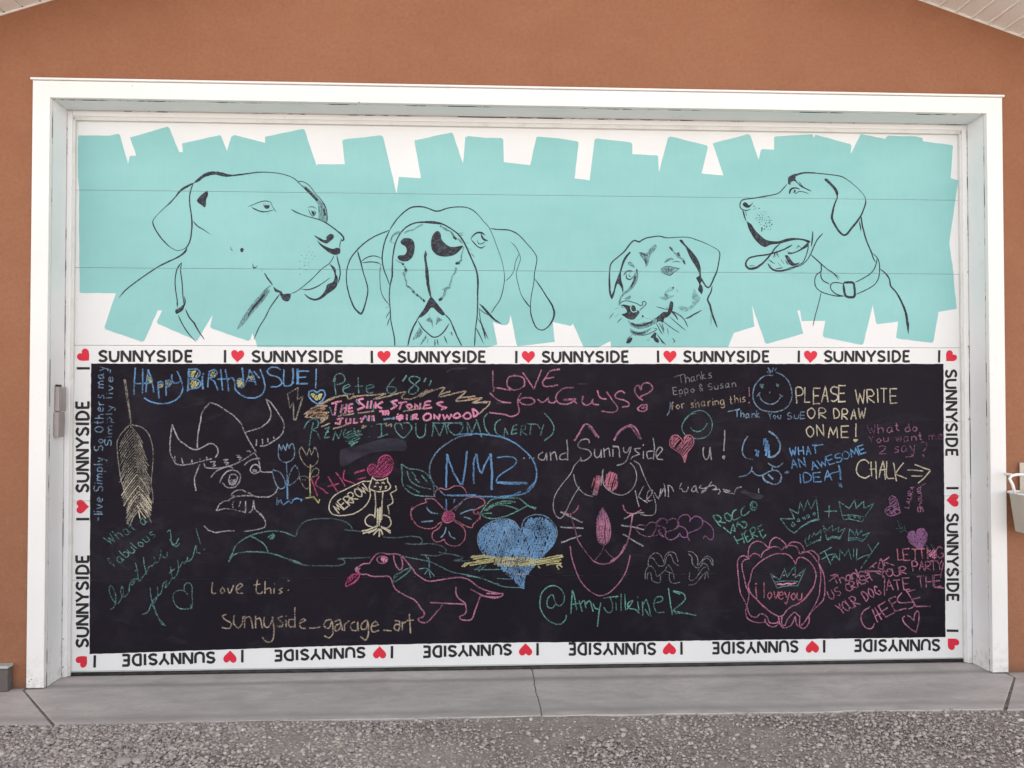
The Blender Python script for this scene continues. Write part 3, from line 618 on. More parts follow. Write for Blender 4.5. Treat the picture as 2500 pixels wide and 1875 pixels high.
a = Art('painted_dog', 'line drawing of a dog seen from below with its big nose raised', chalky=False)
a.S('d2', 'ink', 3, '''560,300,3 590,250,3 640,185,3 700,130,3 755,97,3.5 820,90,4 870,95,3 920,112,3 970,130,4 1010,128,3.5 1060,110,3 1120,97,2.5 1190,93,3 1250,98,2.4 1310,125,2.5 1360,170,1.7 1400,220,1.7 1450,275,1.7 1490,360,1.4 1530,470,1.4 1565,570,1.2 1585,660,1.2 1592,740,1.7 1575,850,2 1550,930,2 1510,990,2 1470,1050,2.5
|560,300,2.5 520,390,3 500,470,3 490,560,3 505,650,3 530,720,2.5 560,800,2.5
|605,1350,3.5 600,1270,3 570,1120,2.5 562,1000,2.5 555,900,2.5 562,800,3 580,720,4 582,640,4 585,560,3 600,460,3.5 625,380,3 680,300,3 740,255,3.5 800,235,3.5 870,230,4.5 930,232,7 990,238,6 1040,250,3.5 1110,290,3 1170,335,3.5 1220,400,4 1260,480,4 1300,570,3.5 1340,670,4 1352,760,5 1350,860,4 1350,960,3 1345,1080,3 1330,1200,2.5 1322,1350,3.5
|560,302,3 500,325,3 420,360,3 350,405,3 290,455,3 240,510,3 200,570,3 175,650,2.5 168,740,2.5 180,830,3 205,920,3 240,1000,4 270,1035,5 300,1055,5 325,1010,4 350,920,3 362,840,3 345,760,2.5 320,680,2.5 300,600,3 285,545,4 268,490,3.5
|300,590,2 340,555,2.5 400,535,2.5 450,540,2 485,560,2|300,598,2 380,588,2.5 450,595,2.5 490,620,2|475,620,2 470,720,1.5 480,850,1.5 510,920,2 555,975,2.5|560,980,2 520,1003,2|565,1025,2 530,1080,2 525,1100|560,1085,2.5 545,1130 535,1165|570,415,2 610,418,2
|880,485,3 882,520,7 878,560,5 888,620,6 892,680,8 898,740,8 905,800,7 915,850,6 928,905,6|855,1030,3 800,1120,3 760,1200,4 735,1280,4 720,1350,3|1050,1055,3 1100,1110,3 1140,1200,3.5 1170,1270,3 1210,1350,3
|815,1120,3 850,1180,3 900,1230,3 950,1265,3 1000,1255,3 1050,1210,3 1095,1140,2.5|915,1060,1.5 925,1100|905,1280,3 895,1320|965,1285,5 965,1350,3|985,1280,4 995,1340,3|1048,1255,4 1075,1320,4|1100,1230,3 1115,1225 1120,1255
|1285,385,3 1310,350,3 1345,325,4 1385,325,5 1420,350,3|1380,335,4 1400,380,5 1445,400,4|1290,385,3 1320,420,3 1350,450,2.5 1385,463,3 1420,440,2|1345,390,2 1360,425 1400,420 1420,400|1170,335,2 1220,325,2|1175,350,2 1225,345|1240,415,2 1275,418|1255,460,2 1295,480|1290,510,2 1325,548
|1465,288,3 1540,297,2.5 1620,300,3 1680,320,3 1730,355,2.5 1790,420,2 1850,490,2 1883,550,2 1875,620,2 1862,690,2 1855,780,2 1835,880,2 1825,980,2 1830,1060,3 1860,1150,3 1890,1190,2.5 1940,1200,2.5 1990,1165,3 2025,1110,4 2040,1050,5 2020,980,4 1970,900,3 1920,820,3 1860,735,2
|1645,408,1.5 1690,450 1722,510 1735,560 1715,630 1697,690 1715,790 1745,890 1785,950,3 1825,1000,3|1725,515,1.5 1690,590 1675,670 1640,725 1600,760,2|1350,1000,2 1400,1040 1450,1070|1365,1010,2 1370,1080 1385,1150|1350,1090,2 1400,1180 1430,1250 1448,1285,2|1380,1130,4 1405,1210,4 1420,1285,2|1335,1180,3 1370,1250,2.5 1405,1330,1.5''', taper=2)
a.F('d2', 'ink', '''655,405 680,378 715,372 760,385 780,420 782,480 765,540 730,575 690,585 650,575 628,550 640,530 690,525 710,500 710,470 695,445 665,430
|965,320 990,308 1015,330 1025,380 1055,420 1100,450 1160,450 1218,442 1190,485 1140,525 1080,540 1020,538 975,520 940,480 930,420 940,360|930,895 960,930 1000,980 1055,1055 1040,1072 990,1040 960,1010 935,998 900,1040 860,1075 825,1090 850,1040 885,975 910,925|1358,960 1400,985 1460,1050 1500,1095 1570,1148 1500,1115 1440,1060''')
a.F('d2', 'wash', '555,410 575,360 600,325 640,312 670,320 640,335 600,350 580,385 570,410|880,1110 920,1088 945,1115 945,1180 930,1135 900,1125|985,1080 1035,1112 1005,1125 975,1155|830,1175 855,1215 830,1260 765,1290 790,1235|885,1240 890,1270 860,1310 830,1340 860,1280')
a.S('d2', 'wash', 4.5, '''690,330,3.5 740,305 770,300 800,280 830,262,4 860,255|1010,262,4 1060,290 1075,302 1100,312 1140,360 1155,378 1180,385 1210,425|615,570,3 650,592 680,605,5|690,625,4 705,665,7 690,690 692,730,4 705,760 712,800,4 740,820 770,855,5 790,875 830,905 870,945,5
|1225,450,3 1205,530 1200,575,5 1160,605,6 1180,590|1160,640 1150,680,6 1125,710,3 1110,760 1100,800,5 1095,815 1045,835,6 1060,850 1045,885,6 1035,905 1000,935,7''', jit=.45)
a.S('d2', 'ink', 4, '672,602,5 688,612|700,650,7 712,672|1150,604,5 1190,598|1000,935,5 1030,918|860,925,5 872,948|1130,362,5 1160,385|720,805,4 728,815|765,850,5 780,860|800,885,5 815,892', jit=.3)
a.done(ART)

a = Art('painted_dog', 'small brush drawing of a whiskered puppy face with dark patches', chalky=False)
a.S('d3', 'ink', 3, '''275,985,4 255,900,5 248,780,4.5 250,650,3 260,560,3 290,510,3 360,450,3 440,380,3.5 500,300,3.5 560,245,3.5 625,262,4 660,240,3.5 720,212,3 800,197,3 880,190,3 940,205,3 990,212,2.5 1080,205,2 1200,202,2 1280,212,2 1360,240,2 1440,270,2 1540,318,1.4 1620,365,1.7 1645,410,2.5 1635,500,3 1612,620,3 1570,720,4 1535,800,4 1500,842,4 1465,820,4 1430,760,3.5 1400,700,4
|1550,815,3 1530,900,3.5 1490,990,4 1520,1060,5 1540,1150,5 1570,1240,5 1615,1350,3|1040,520,2 1100,510 1155,520|895,610,3 950,580,3 1020,577,3 1080,592,3 1138,600,3|905,650,3 960,668,3 1015,685,3 1070,640,2 1130,603,2
|425,690,3 460,640,3 510,628,3 550,640,3|460,660,2.5 465,720,3 510,740,3 550,700,3|495,670,3 500,700,3 525,705,2|520,650,2 500,665|365,1070,2 400,1025 460,1008 520,1020 600,1045 640,1070,2 670,1060 665,1025 690,1015 715,1040 690,1075 650,1110 620,1140
|245,1235,2.5 300,1160|320,1215,2.5 370,1175|345,1285,3 405,1225|315,1115,2 365,1090|790,1350,2 850,1365 780,1410 700,1440 600,1450|535,1440,2 460,1500|720,1510,3 760,1500|850,1430,2.5 900,1500 960,1565|880,1480,2.5 930,1555|1040,1475,2.5 1075,1520 1055,1540
|1020,1130,2.5 1120,1180 1190,1240 1240,1340|1030,1140,4 1080,1190 1115,1250|1010,1210,2 1100,1290 1215,1385|930,1270,2 1020,1340 1135,1415|840,1290,2.5 880,1370 920,1440|870,1280,2 910,1350 940,1420|910,1290,3 940,1390|980,1350,2 995,1440|835,1080,2 920,1105 1010,1130|960,1085,2 1010,1130
|1095,865,3 1120,895|1210,1235,4 1260,1215,4 1320,1180,3 1420,1125,3|1530,1180,1.5 1535,1310''', taper=2)
a.F('d3', 'ink', '''505,385 520,392 470,460 430,540 405,620 395,650 400,750 425,840 418,910 400,850 370,800 350,790 325,860 305,940 280,985 260,960 275,930 300,880 320,790 350,710 375,650 390,590 420,490 460,430
|1130,238 1165,235 1200,285 1270,360 1330,430 1375,500 1400,580 1405,660 1410,720 1420,760 1400,790 1420,820 1432,870 1415,925 1395,905 1370,870 1385,800 1365,760 1345,715 1385,690 1370,630 1330,560 1290,500 1250,420 1210,330 1150,270
|390,1060 440,1055 500,1070 540,1060 575,1075 590,1120 630,1150 600,1200 555,1245 490,1240 440,1210 400,1180 450,1165 460,1140 430,1100 395,1090|820,1235 880,1190 930,1150 985,1145 1000,1080 1025,1010 1055,1030 1050,1110 1030,1160 990,1210 940,1235 930,1285 880,1265 830,1290
|820,1405 845,1420 835,1460 870,1500 870,1540 820,1520 800,1480 765,1475|500,1475 540,1475 510,1540 460,1545 475,1500''')
a.F('d3', 'wash', '''615,390 660,395 720,400 760,350 830,290 845,320 825,370 780,410 755,470 740,540 705,585 700,530 670,480 640,440|995,325 1020,318 1050,350 1065,385 1105,405 1130,385 1150,450 1190,480 1215,545 1195,550 1160,490 1100,455 1060,400 1015,355|940,530 960,490 1030,465 1065,485 1010,500 960,525
|480,520 520,515 560,560 565,595 530,575 490,555|895,610 950,580 1020,575 1080,590 1060,630 1020,680 960,670 910,650|595,600 610,650 605,740 560,830 500,890 430,940 400,990 375,1050 360,1060 375,980 420,910 490,850 540,760 555,680 580,650|430,990 470,960 515,940 510,985 460,990
|480,1250 530,1285 600,1300 680,1280 760,1270 830,1225 850,1280 800,1310 720,1350 620,1365 540,1340 500,1300|510,1350 560,1385 640,1400 720,1375 785,1350 740,1400 660,1445 560,1445 515,1410''')
a.F('d3', 'thin', '1110,1090 1160,1070 1240,1090 1290,1050 1290,980 1320,860 1360,930 1400,980 1340,1060 1270,1120 1190,1150 1140,1120|860,960 930,950 950,900 1010,840 1065,840 1050,875 990,900 1000,940 1070,940 1010,980 960,1005 900,980')
a.S('d3', 'turq', 2.4, '385,1085 400,1130 440,1160 465,1150 440,1100 400,1075 385,1085|515,1085 530,1060 570,1065 590,1110 590,1140 545,1150 520,1120 515,1085')
a.S('d3', 'ink', 2.5, '1000,600,2.5 990,640|960,600,2 970,640|1040,600,2 1030,640|590,610,4 600,640,4|575,700,5 560,760,5 520,830,4|640,400,3 700,430 730,430|700,480,4 715,540,4|520,1290,5 600,1320,6 700,1310,5 790,1270,5|540,1400,4 620,1425,5 700,1400,3|1015,330,4 1045,370,4|1110,400,4 1130,440,4|1180,500,4 1205,540,3', jit=.3)
a.dots('d3', 'ink', 1.1, '670,1205,2.6 700,1220,.9 730,1235,.9 760,1240,.9 620,1250,.9 650,1235,.9 1055,845,2.4 955,930,2 975,940,2')
a.done(ART)

a = Art('painted_dog', 'line drawing of a collared dog in profile facing left, tongue out', chalky=False)
a.S('d4', 'ink', 3, '''640,195,3 600,240,2.5 560,280,2.5 500,300,2.5 430,312,3 360,325,3 290,335,2.5 230,342,3 200,355,3 185,380,3 185,420,2.5 200,438,2.5 250,450,2.5 290,435,2
|650,180,5 665,140,10 700,118,8 750,98,4.5 800,87,4 880,87,3.5 960,95,2.5 1060,105,2.5 1160,122,2.5 1210,148,2 1290,210,1.6 1360,280,1.6 1392,330,1.7 1395,380,3.5 1375,440,3.5 1350,500,4 1310,560,5 1260,620,5 1210,680,5 1175,685,5 1130,640,5 1095,580,6 1070,520,6 1080,450,5 1100,380,3.5 1120,330,3 1122,290,4
|735,180,4 770,215,3 820,240,3 870,265,3|750,170,2 790,220 835,245|690,270,2 720,285,2 750,268,2 800,272,2 850,292,2|700,250,2.5 715,262 708,275|210,445,4 225,500,4 240,550,3|235,455,4 250,500,4
|570,770,3.5 520,815,3.5 490,860,4 440,920,4 390,970,5 330,1005,6 270,1010,6 240,980,5 245,940,4 280,905,4 340,890,4 450,875,4 540,850,4 620,820,3.5 690,780,3.5|270,985,3 325,982,2|845,780,3 835,840,2.5 815,900 790,950 740,980 680,1000 620,1020 560,1030 510,1020 470,990 450,960|985,668,3 930,730,3 895,800,3 860,880,2.5 820,940,2.5 770,980,2 690,1005,2
|885,650,4 882,720,4 870,800,3|450,965,2 480,1010 540,1038 620,1030 720,1000|505,910,3 530,850,3 560,905,2|520,900 545,860|460,925,4 520,965,3|550,955,4 580,990,3|580,925,5 610,965,4|620,930,4 650,975,4|450,960,4 490,990,3|525,1015,4 600,1000,3|730,820,2 745,790 775,815|640,840,2 655,860
|862,872,3 960,960,3 1030,1020,2.5 1090,1060,3 1135,1120,2|1085,1055,2 1150,1100,1.5|965,960,3 965,1040,3 930,1060,2.5 908,1100,2.5 905,1150 920,1195 970,1235 1050,1262 1120,1275,3 1190,1277,3|965,1040,3 965,1095 990,1130,3 1050,1160,3
|1180,1155,3 1120,1145,2.5 1075,1150,2.5 1055,1180 1065,1215 1110,1255,3 1190,1278|1180,1155,6 1195,1145,6 1270,1145,6 1282,1160,6 1290,1265,6 1275,1285,6 1215,1283,6 1195,1260,6 1180,1155,6|1290,1145,2.5 1360,1110 1440,1060 1480,1010 1500,950 1505,905|1300,1260,2.5 1400,1215 1480,1165 1520,1100 1530,1020 1525,950 1505,905 1460,860
|1350,500,4 1360,580,4 1385,680,4 1410,760,3.5 1450,850,3.5 1465,900,3 1490,950,3|1335,550,4 1350,650,3|1530,1010,3 1585,1055,3.5 1625,1115,3.5 1635,1175,4 1690,1240,4 1740,1330,5 1780,1430,6 1800,1540,7 1807,1640,3|968,1235,2 940,1350,2 910,1460,2 887,1565,2''', taper=2)
a.F('d4', 'ink', '''645,190 655,145 700,115 720,125 718,150 740,180 760,210 735,185 705,165 685,172 672,185 670,205|998,145 1020,142 1070,190 1115,240 1132,285 1120,320 1108,290 1085,245 1040,195 1000,160|655,290 660,250 690,228 740,230 765,250 730,240 690,245 675,265 668,288|705,250 722,258 718,275 703,270
|208,390 225,370 250,378 270,400 300,382 312,372 290,405 265,425 235,420 215,405|230,500 245,550 290,580 330,640 380,690 430,730 490,745 560,745 640,720 720,715 800,725 860,745 850,765 790,740 720,735 640,750 570,770 480,780 430,803 390,790 340,745 300,690 265,620 250,565
|645,850 690,855 760,825 840,760 845,790 790,825 700,865 650,872|615,885 640,880 680,930 710,960 760,950 740,970 690,985 655,965 630,920''')
a.dots('d4', 'ink', 1.1, '318,410,1.8 335,428 318,438 367,430,1.5 378,463,.7 413,463 432,460 350,488 392,483 425,482,.8 370,500,1.5 405,500 333,525 350,522 378,520,1.5 400,515 425,520,.8 455,510,1.4 470,520 348,545 375,540,1.5 400,535,1.5 420,545 440,545,1.4 465,545,1.4 482,545,1.4 368,565,1.6 395,555 430,570,1.6 455,570 470,565,1.7 490,585,1.9 385,585 415,595,1.5 440,580 442,605,1.5 470,600,1.6 395,615 418,630,1.6 435,610 455,635 478,630,1.4')
a.S('d4', 'ink', 2.5, '396,612,3 393,655,2')
a.done(ART)
# ------------------------------------------------------------------ chalk drawings and handwriting
def C(name, label): return Art(name, label)
a = C('chalk_writing', 'blue and yellow chalk words HAppY BirthdAY SUE!')
a.S('k1', 'cblue', 3.6, '''470,75 462,200 457,355|548,85 545,340|470,240 545,240 640,230|605,95 590,200 578,330|605,95 640,200 662,330|705,225 712,310 716,395|705,225 740,220 760,245 745,275 712,280|785,210 790,290 790,365|785,210 830,205 845,240 820,268 790,275
|850,145 850,200 870,235 920,230 945,200|905,110 940,190 962,270 955,330 920,385 860,425 780,447 700,445 620,425 560,388|1030,85,5.5 1022,200,5.5 1018,320,5.5|1035,95 1110,90 1145,130 1120,175 1040,195 1120,200 1150,240 1130,280 1020,300|1165,150,5 1185,135,5|1170,165,5 1165,230 1175,300,6
|1235,110 1228,200 1222,280|1240,115 1290,95 1320,125 1290,170 1240,185 1290,220 1330,310|1358,90 1365,200 1378,310|1320,195 1440,190|1405,90 1425,200 1440,320|1430,200 1470,180 1495,200 1505,290|1580,75,4.5 1588,170 1590,270|1585,195 1540,190 1525,230 1540,270 1580,285
|1655,95 1640,180 1590,280|1655,95,4.5 1690,150 1722,255|1640,210 1710,215|1700,110 1760,185|1765,90 1800,180 1815,270 1800,330 1760,370 1690,390 1610,380 1550,345 1510,300 1500,270|1980,95 1930,70 1870,75 1840,115 1870,150 1930,165 1980,200 1990,240 1950,270 1875,275|2015,90 2010,180 2015,260 2060,265 2100,240 2108,90''')
a.S('k3', 'cblue', 5, '65,80 65,240|115,85,6 115,245|100,110,4 235,112|100,182,4 200,170|100,240,4 220,240|307,85,3.4 303,290')
a.hatch('k1', 'cyellow', 3, 60, 3.2, '600,150 630,180 640,225 605,225|715,230 755,240 745,280 715,285|790,215 835,220 830,255 795,265|1045,110 1110,100 1125,130 1100,170 1045,185|1045,205 1110,210 1130,240 1110,275 1045,280|1250,130 1290,110 1305,130 1290,160 1250,170|1530,200 1580,200 1590,260 1550,280 1525,250|1650,160 1690,160 1700,205 1655,200')
a.done(ART)
a = C('chalk_heart', 'small chalk heart, yellow with a blue outline'); a.S('k3', 'cblue', 4.2, '@320,455 270,420 230,370 235,325 280,310 315,335 350,308 390,320 398,360 365,420')
a.hatch('k3', 'cyellow', 3.2, 70, 3.4, '315,425 270,390 250,350 275,335 315,360 350,335 375,350 360,385'); a.done(ART)
a = C('chalk_lightning', 'yellow-brown chalk lightning bolt')
a.S('k3', 'cfeath', 3, '!120,280 10,350 35,495 70,435 72,620 95,615 170,370 110,410 120,280|!95,625 120,520 168,380'); a.done(ART)
a = C('chalk_feather', 'tall grey and yellow chalk feather hanging by its quill')
a.S('k1', 'cfeath', 3.2, '355,195 370,300 390,430 415,570 425,690|365,200 385,330 405,480 420,600|415,665 340,740 285,830,2.4 285,950 305,1130 340,1300 400,1450 470,1560|430,670 530,690,2.2 600,750 640,850 655,960 650,1100 635,1280 655,1440 610,1550|!400,1472 660,1472')
for i in range(30):
    y = 690+i*29; sx = 432+i*3.3; f = i/30; m1 = 'cfeath' if i < 16 or random.random() < .6 else 'cpale'
    le = max(60, sx-(300+max(0, i-12)*5)); re_ = max(50, 645-sx)*min(1, .62+f*.9)
    a.S('k1', m1, 1.6+1.3*f, '%.0f,%.0f %.0f,%.0f %.0f,%.0f' % (sx, y, sx-le*.5, y+le*.62, sx-le*random.uniform(.8, 1), y+le*1.35))
    a.S('k1', m1, 1.6+1.3*f, '%.0f,%.0f %.0f,%.0f %.0f,%.0f' % (sx, y, sx+re_*.5, y+re_*.62, sx+re_*random.uniform(.8, 1), y+re_*1.3))
a.S('k1', 'cpale', 2.6, '490,1500 520,1560 580,1640|520,1480 560,1540 600,1590|560,1480 600,1530 640,1560|505,1560 520,1640'); a.done(ART)
a = C('chalk_writing', 'blue chalk lines reading upwards along the left edge of the board')
a.T('k1', 'clblue', 2.6, '-live Simply So Others may', (125, 1660), (150, 65), 95, gap=.34); a.T('k1', 'clblue', 2.6, 'Simply live-', (225, 890), (240, 100), 72, gap=.34); a.done(ART)
a = C('chalk_viking', 'pale chalk drawing of a horned viking helmet over a one-eyed face')
a.S('k1', 'cwhite', 3, '''1115,905 1120,780 1145,640 1170,530 1245,437|1245,437 1330,465 1430,530 1510,590 1570,660 1600,730 1650,830 1705,920 1725,950|855,665 890,760 930,830 990,875 1050,915 1110,925 1180,895 1245,862 1300,880 1330,930 1320,980 1300,1010|855,665 840,760 830,860 835,960 860,1020 890,1070 950,1085 1050,1075 1140,1050 1265,1020
|880,990 885,1045|950,1010 965,1070|1060,1030 1060,1065|1140,1020 1145,1050|1210,1000 1215,1030|1615,745 1720,715 1800,680 1860,620 1880,560 1860,480 1825,400|1825,400 1880,440 1950,540 2005,630 2015,700 1980,780 1900,840 1830,880 1765,890|1730,820 1725,885|1790,815 1793,870|1845,805 1848,850|1905,790 1910,815
|1185,1065 1200,1110 1260,1120 1350,1115 1430,1100 1530,1065 1620,1015 1700,960|1245,1055 1300,1050 1280,1080 1305,1090 1275,1105|1385,1035 1430,1030 1400,1060 1440,1065 1410,1085|1520,985 1560,985 1530,1005 1570,1010 1545,1035|1625,945 1655,940 1670,955|1140,1080 1110,1150 1085,1230 1100,1355
|1255,1215 1300,1160 1370,1120 1450,1100 1485,1120|1600,1085 1650,1045 1710,1020 1765,1015|1700,955 1740,1010 1765,1100 1770,1150 1890,1160|1345,1270 1380,1200 1430,1150 1500,1140 1555,1175 1560,1230 1535,1290 1480,1320 1420,1315 1375,1270|1455,1190 1500,1180 1530,1210 1515,1260 1480,1290 1440,1270 1455,1190|1665,1130 1690,1090 1730,1080 1760,1110 1765,1150 1700,1175 1670,1150 1665,1130
|1950,1320 1930,1370 1870,1410 1780,1418 1700,1405 1640,1370|1465,1395 1510,1355 1580,1345 1620,1370|1465,1400 1530,1410 1640,1400|1440,1450 1500,1415 1590,1405 1690,1405|1310,1560 1350,1490 1400,1460 1450,1455|1310,1560 1400,1540 1500,1550 1620,1580|1495,1460 1480,1500 1490,1540|1565,1460 1550,1520|1615,1460 1615,1575|1700,1455 1680,1560 1650,1580|1700,1480 1720,1550 1780,1600 1815,1655''')
a.S('k2', 'cwhite', 2.6, '1755,60 1800,100 1825,150 1810,200 1730,225 1600,245|1185,185 1230,230 1310,255 1400,240 1500,238')
a.hatch('k1', 'cwhite', 2.6, 80, 3, '1440,1240 1520,1230 1515,1290 1450,1300|1680,1130 1730,1130 1730,1160 1690,1160'); a.done(ART)
a = C('chalk_tulip', 'blue chalk tulip with two leaves')
a.S('k1', 'clblue', 2.6, '1965,870 1955,950 1965,1020 2010,1055 2070,1050 2115,1010 2125,940 2110,865|!1965,870 1985,935 2005,875 2030,940 2050,860 2065,915 2085,870 2110,865|2040,1060 2045,1150 2050,1280 2055,1440|1890,1145 1910,1220 1940,1300 1990,1335 2030,1300 2020,1240 1970,1160 1900,1135|2060,1300 2130,1260 2170,1200 2160,1130 2130,1090 2085,1150 2060,1220 2060,1300|1945,1420 1940,1500 1975,1470')
a.S('k3', 'cblue', 3.4, '5,1240 8,1440|-100,1480 -60,1450 -40,1500 20,1460 50,1480 70,1440|!60,1450 100,1430 160,1445 150,1465'); a.done(ART)
a = C('chalk_tulip', 'yellow chalk tulip with two leaves')
a.S('k3', 'cfeath', 2.4, '!155,895 210,990 235,905 260,985 290,895|155,895 130,940 150,1020 190,1080 240,1110 300,1080 325,1030 320,950 290,895|130,1210 190,1200 230,1225|130,1215 160,1280 200,1335 230,1320|!160,1240 200,1240|250,1180 290,1120 330,1130 325,1190 260,1210')
a.S('k3', 'cyellow', 3.8, '248,1080 240,1250 245,1430|!195,1430 280,1415 330,1480 340,1440'); a.done(ART)
a = C('chalk_writing', 'teal chalk words What a fabulous leather & feather!')
a.T('k2', 'cteal', 2.2, 'What a', (205, 385), (610, 150), 105, tilt=-.25); a.T('k2', 'cteal', 2.2, 'fabulous', (245, 620), (690, 290), 105, tilt=-.2)
a.S('k2', 'cteal', 2.3, '''205,1055 245,1035 270,940 250,850 215,805 200,850 225,930 280,995 320,950 350,870 335,815 320,870 345,925 400,880 415,780 460,730 420,800 450,790 475,730 500,750|470,570 490,650 510,760 550,710|465,655 500,640|555,510 570,620 590,690|550,715 590,660 620,600 650,600 680,540 660,500 690,570 720,540 740,430 735,480 790,520 805,460
|800,250 830,230 840,280 850,370 900,400 930,370|820,320 880,380 925,310|1100,210 1150,380|1180,425 1190,435|540,1105 600,1080 650,970 700,920 740,880 760,790 800,750 780,830 830,770 850,730|625,825 640,960 700,1120 780,1220 740,1200 660,1010 650,960|700,820 705,900 670,990|835,610 860,730 890,710 920,640 910,540 930,620 960,560 980,580 1020,500 1010,560 1060,520 1100,390 1110,460 1150,470|820,680 880,630''')
a.done(ART)
a = C('chalk_heart', 'thin teal chalk heart outline'); a.S('k2', 'cteal', 2.6, '1015,895 970,860 900,860 865,910 870,970 910,1030 970,1050 1055,1030 1060,900 1055,800 1020,775 985,800 975,860|1050,1000 1055,1050'); a.done(ART)
a = C('chalk_writing', 'cream chalk words Love this: and sunnyside_garage_art')
a.S('k2', 'cbeige', 2.9, '1272,770 1268,885 1310,885|1380,825 1355,850 1370,885 1400,865 1380,825|1430,830 1450,885 1495,800|1520,855 1585,800 1560,785 1520,830 1530,880 1590,885|1740,745 1725,870 1760,890 1795,870|1700,800 1770,790|1820,760 1815,890|1820,850 1870,830 1880,890|1915,830 1910,890|1915,785 1918,792|2000,830 1965,850 1995,875 1960,890|2058,750,4 2062,760|2055,850,4 2060,858')
a.S('k2', 'cbeige', 3.2, '1420,1105 1375,1120 1410,1165 1470,1200 1450,1250 1370,1240|1500,1110 1495,1200 1540,1245 1580,1200 1590,1125|1610,1120 1605,1250|1610,1150 1660,1130 1690,1250|1720,1120 1720,1250|1720,1160 1760,1140 1790,1250|1810,1130 1810,1220 1850,1240 1885,1180 1895,1130|1895,1130 1910,1280 1890,1380 1840,1395 1790,1340|2000,1125 1950,1145 2000,1200 1990,1230 1940,1225|2035,1160 2035,1235|2035,1120 2037,1126|2125,1030 2130,1240|2125,1160 2070,1160 2070,1230 2130,1230')
a.S('k4', 'cbeige', 3.2, '130,1200 200,1165 170,1150 135,1200 150,1245 200,1250|!235,1250 350,1238|465,1160 410,1170 390,1230 440,1250 470,1180 480,1300 440,1350 390,1325|500,1180 550,1160 560,1240 510,1280 505,1230 560,1200 580,1270|600,1200 600,1280|600,1210 650,1170|710,1180 665,1210 680,1270 730,1270 735,1180 745,1280|830,1160 780,1200 780,1260 830,1250 840,1170 850,1300 820,1370 765,1335|880,1230 950,1210 920,1180 880,1220 890,1285 960,1270|!1000,1270 1090,1275|1120,1170 1170,1180 1160,1270 1115,1250 1130,1210 1170,1210|1200,1180 1200,1270|1200,1200 1240,1180|1275,1100 1285,1300|!1245,1170 1320,1165')
a.done(ART)
a = C('chalk_writing', "teal chalk words Pete 6'8\"")
a.S('k3', 'cteal', 3, '''505,180 500,260 510,355|485,220 510,150 570,140 605,180 590,230 520,250|580,300 660,265 640,250 590,275 590,330 640,350 700,345|740,175 750,340|!705,270 790,265|830,300 910,270 880,250 830,270 830,320 860,340 900,330|1120,180 1050,270 1040,310 1080,345 1135,320 1130,280 1060,275|1245,155,4 1205,220|1390,190 1330,165 1270,185 1290,225 1330,250 1370,290 1330,345 1275,345 1270,310 1310,270 1385,200|1445,180,4 1425,225|1505,200,4 1480,265''')
a.done(ART)
a = C('chalk_poster', 'pink outlined words THE SILK STONES JULY 11TH IRONWOOD in a brown scribbled frame')
a.S('k3', 'cbeige', 3.8, '''190,590 240,540 180,560 290,485 320,470 400,425 480,385 560,370 630,365 640,400 740,370 900,360 1030,345 900,405 1000,385 1200,330 1240,325 1190,385 1300,400 1460,305 1380,380 1500,320 1640,285 1580,375 1860,320 1760,420 2030,390 1930,440 2110,430 2090,470 1990,560
|!310,480 490,390 560,365|190,560 280,490 420,470 230,540 440,540 300,580 420,600 200,590|350,620 430,570 350,650 430,590|360,690 450,650|480,710 560,690 640,660|800,670 780,700 830,680|1040,650 1030,680 1090,660 1080,690|!530,580 700,550|!740,550 910,525|!1210,530 1330,505 1500,490|560,560 620,545|1790,390 1960,370|1600,350 1700,320|1400,350 1520,300|1950,430 2080,440''')
a.S('k3', 'corange', 3.2, '240,560 330,505 400,500 280,560 420,555|650,400 700,370 740,375|1880,400 1990,390|230,590 300,560 420,580')
a.S('k3', 'chot', 5.2, '''!465,450 570,420|!520,440 495,570|!580,460 560,545|!625,450 610,540|!570,500 620,490|!650,460 640,535|!650,460 690,450|!645,500 685,490|!640,535 690,525
|800,395 745,410 770,445 810,480 730,510|!845,420 830,500|!880,415 870,500 |!925,430 920,500|!925,470 1000,430|!930,465 990,500|1155,410 1090,430 1140,470 1080,510|!1160,440 1250,430|!1200,440 1170,510|1280,450 1250,470 1270,500 1300,480 1280,450|!1330,500 1335,450 1380,500 1390,440|!1440,430 1420,500|!1440,430 1500,420|!1430,465 1490,460|!1420,500 1510,490|1630,430 1560,450 1620,480 1660,490 1600,510
|!520,610 590,600|!560,610 550,660 500,650|!620,600 615,660 660,650 665,600|!700,600 695,650 740,645|!760,600 790,625|!820,570 770,645|!855,570 855,630|!900,570 905,630|!960,530 1060,520|!1000,530 1000,570|!1030,530 1025,570|!1060,530 1055,570|!1030,550 1060,550
|!1250,560 1245,620|!1310,560 1310,620|1310,570 1350,560 1345,590 1310,595 1370,610|1460,550 1420,580 1430,620 1490,610 1495,560 1460,550|!1530,610 1535,560 1580,610 1590,555|!1620,560 1640,610 1665,570 1690,610 1710,555|1760,550 1730,580 1760,600 1800,580 1790,550 1760,550|1860,545 1830,580 1860,605 1910,590 1900,550 1860,545|!1930,500 1945,590|1930,500 1985,545 1945,590''')
a.S('k3', 'clblue', 2.6, '!445,480 480,570|!590,455 575,540|!850,420 845,500|!905,450 900,510|730,400 720,420 760,460|1075,420 1120,480|!830,580 838,630|!880,575 885,630|!1290,570 1290,620|1000,610 1060,600 1130,610|1010,620 1120,590')
a.hatch('k3', 'chot', 4, 30, 3.6, '1150,550 1225,580 1170,630 1130,600'); a.done(ART)
a = C('chalk_writing', 'teal chalk words RENEE: I heart U MOM (GERTY) with a scribbled patch')
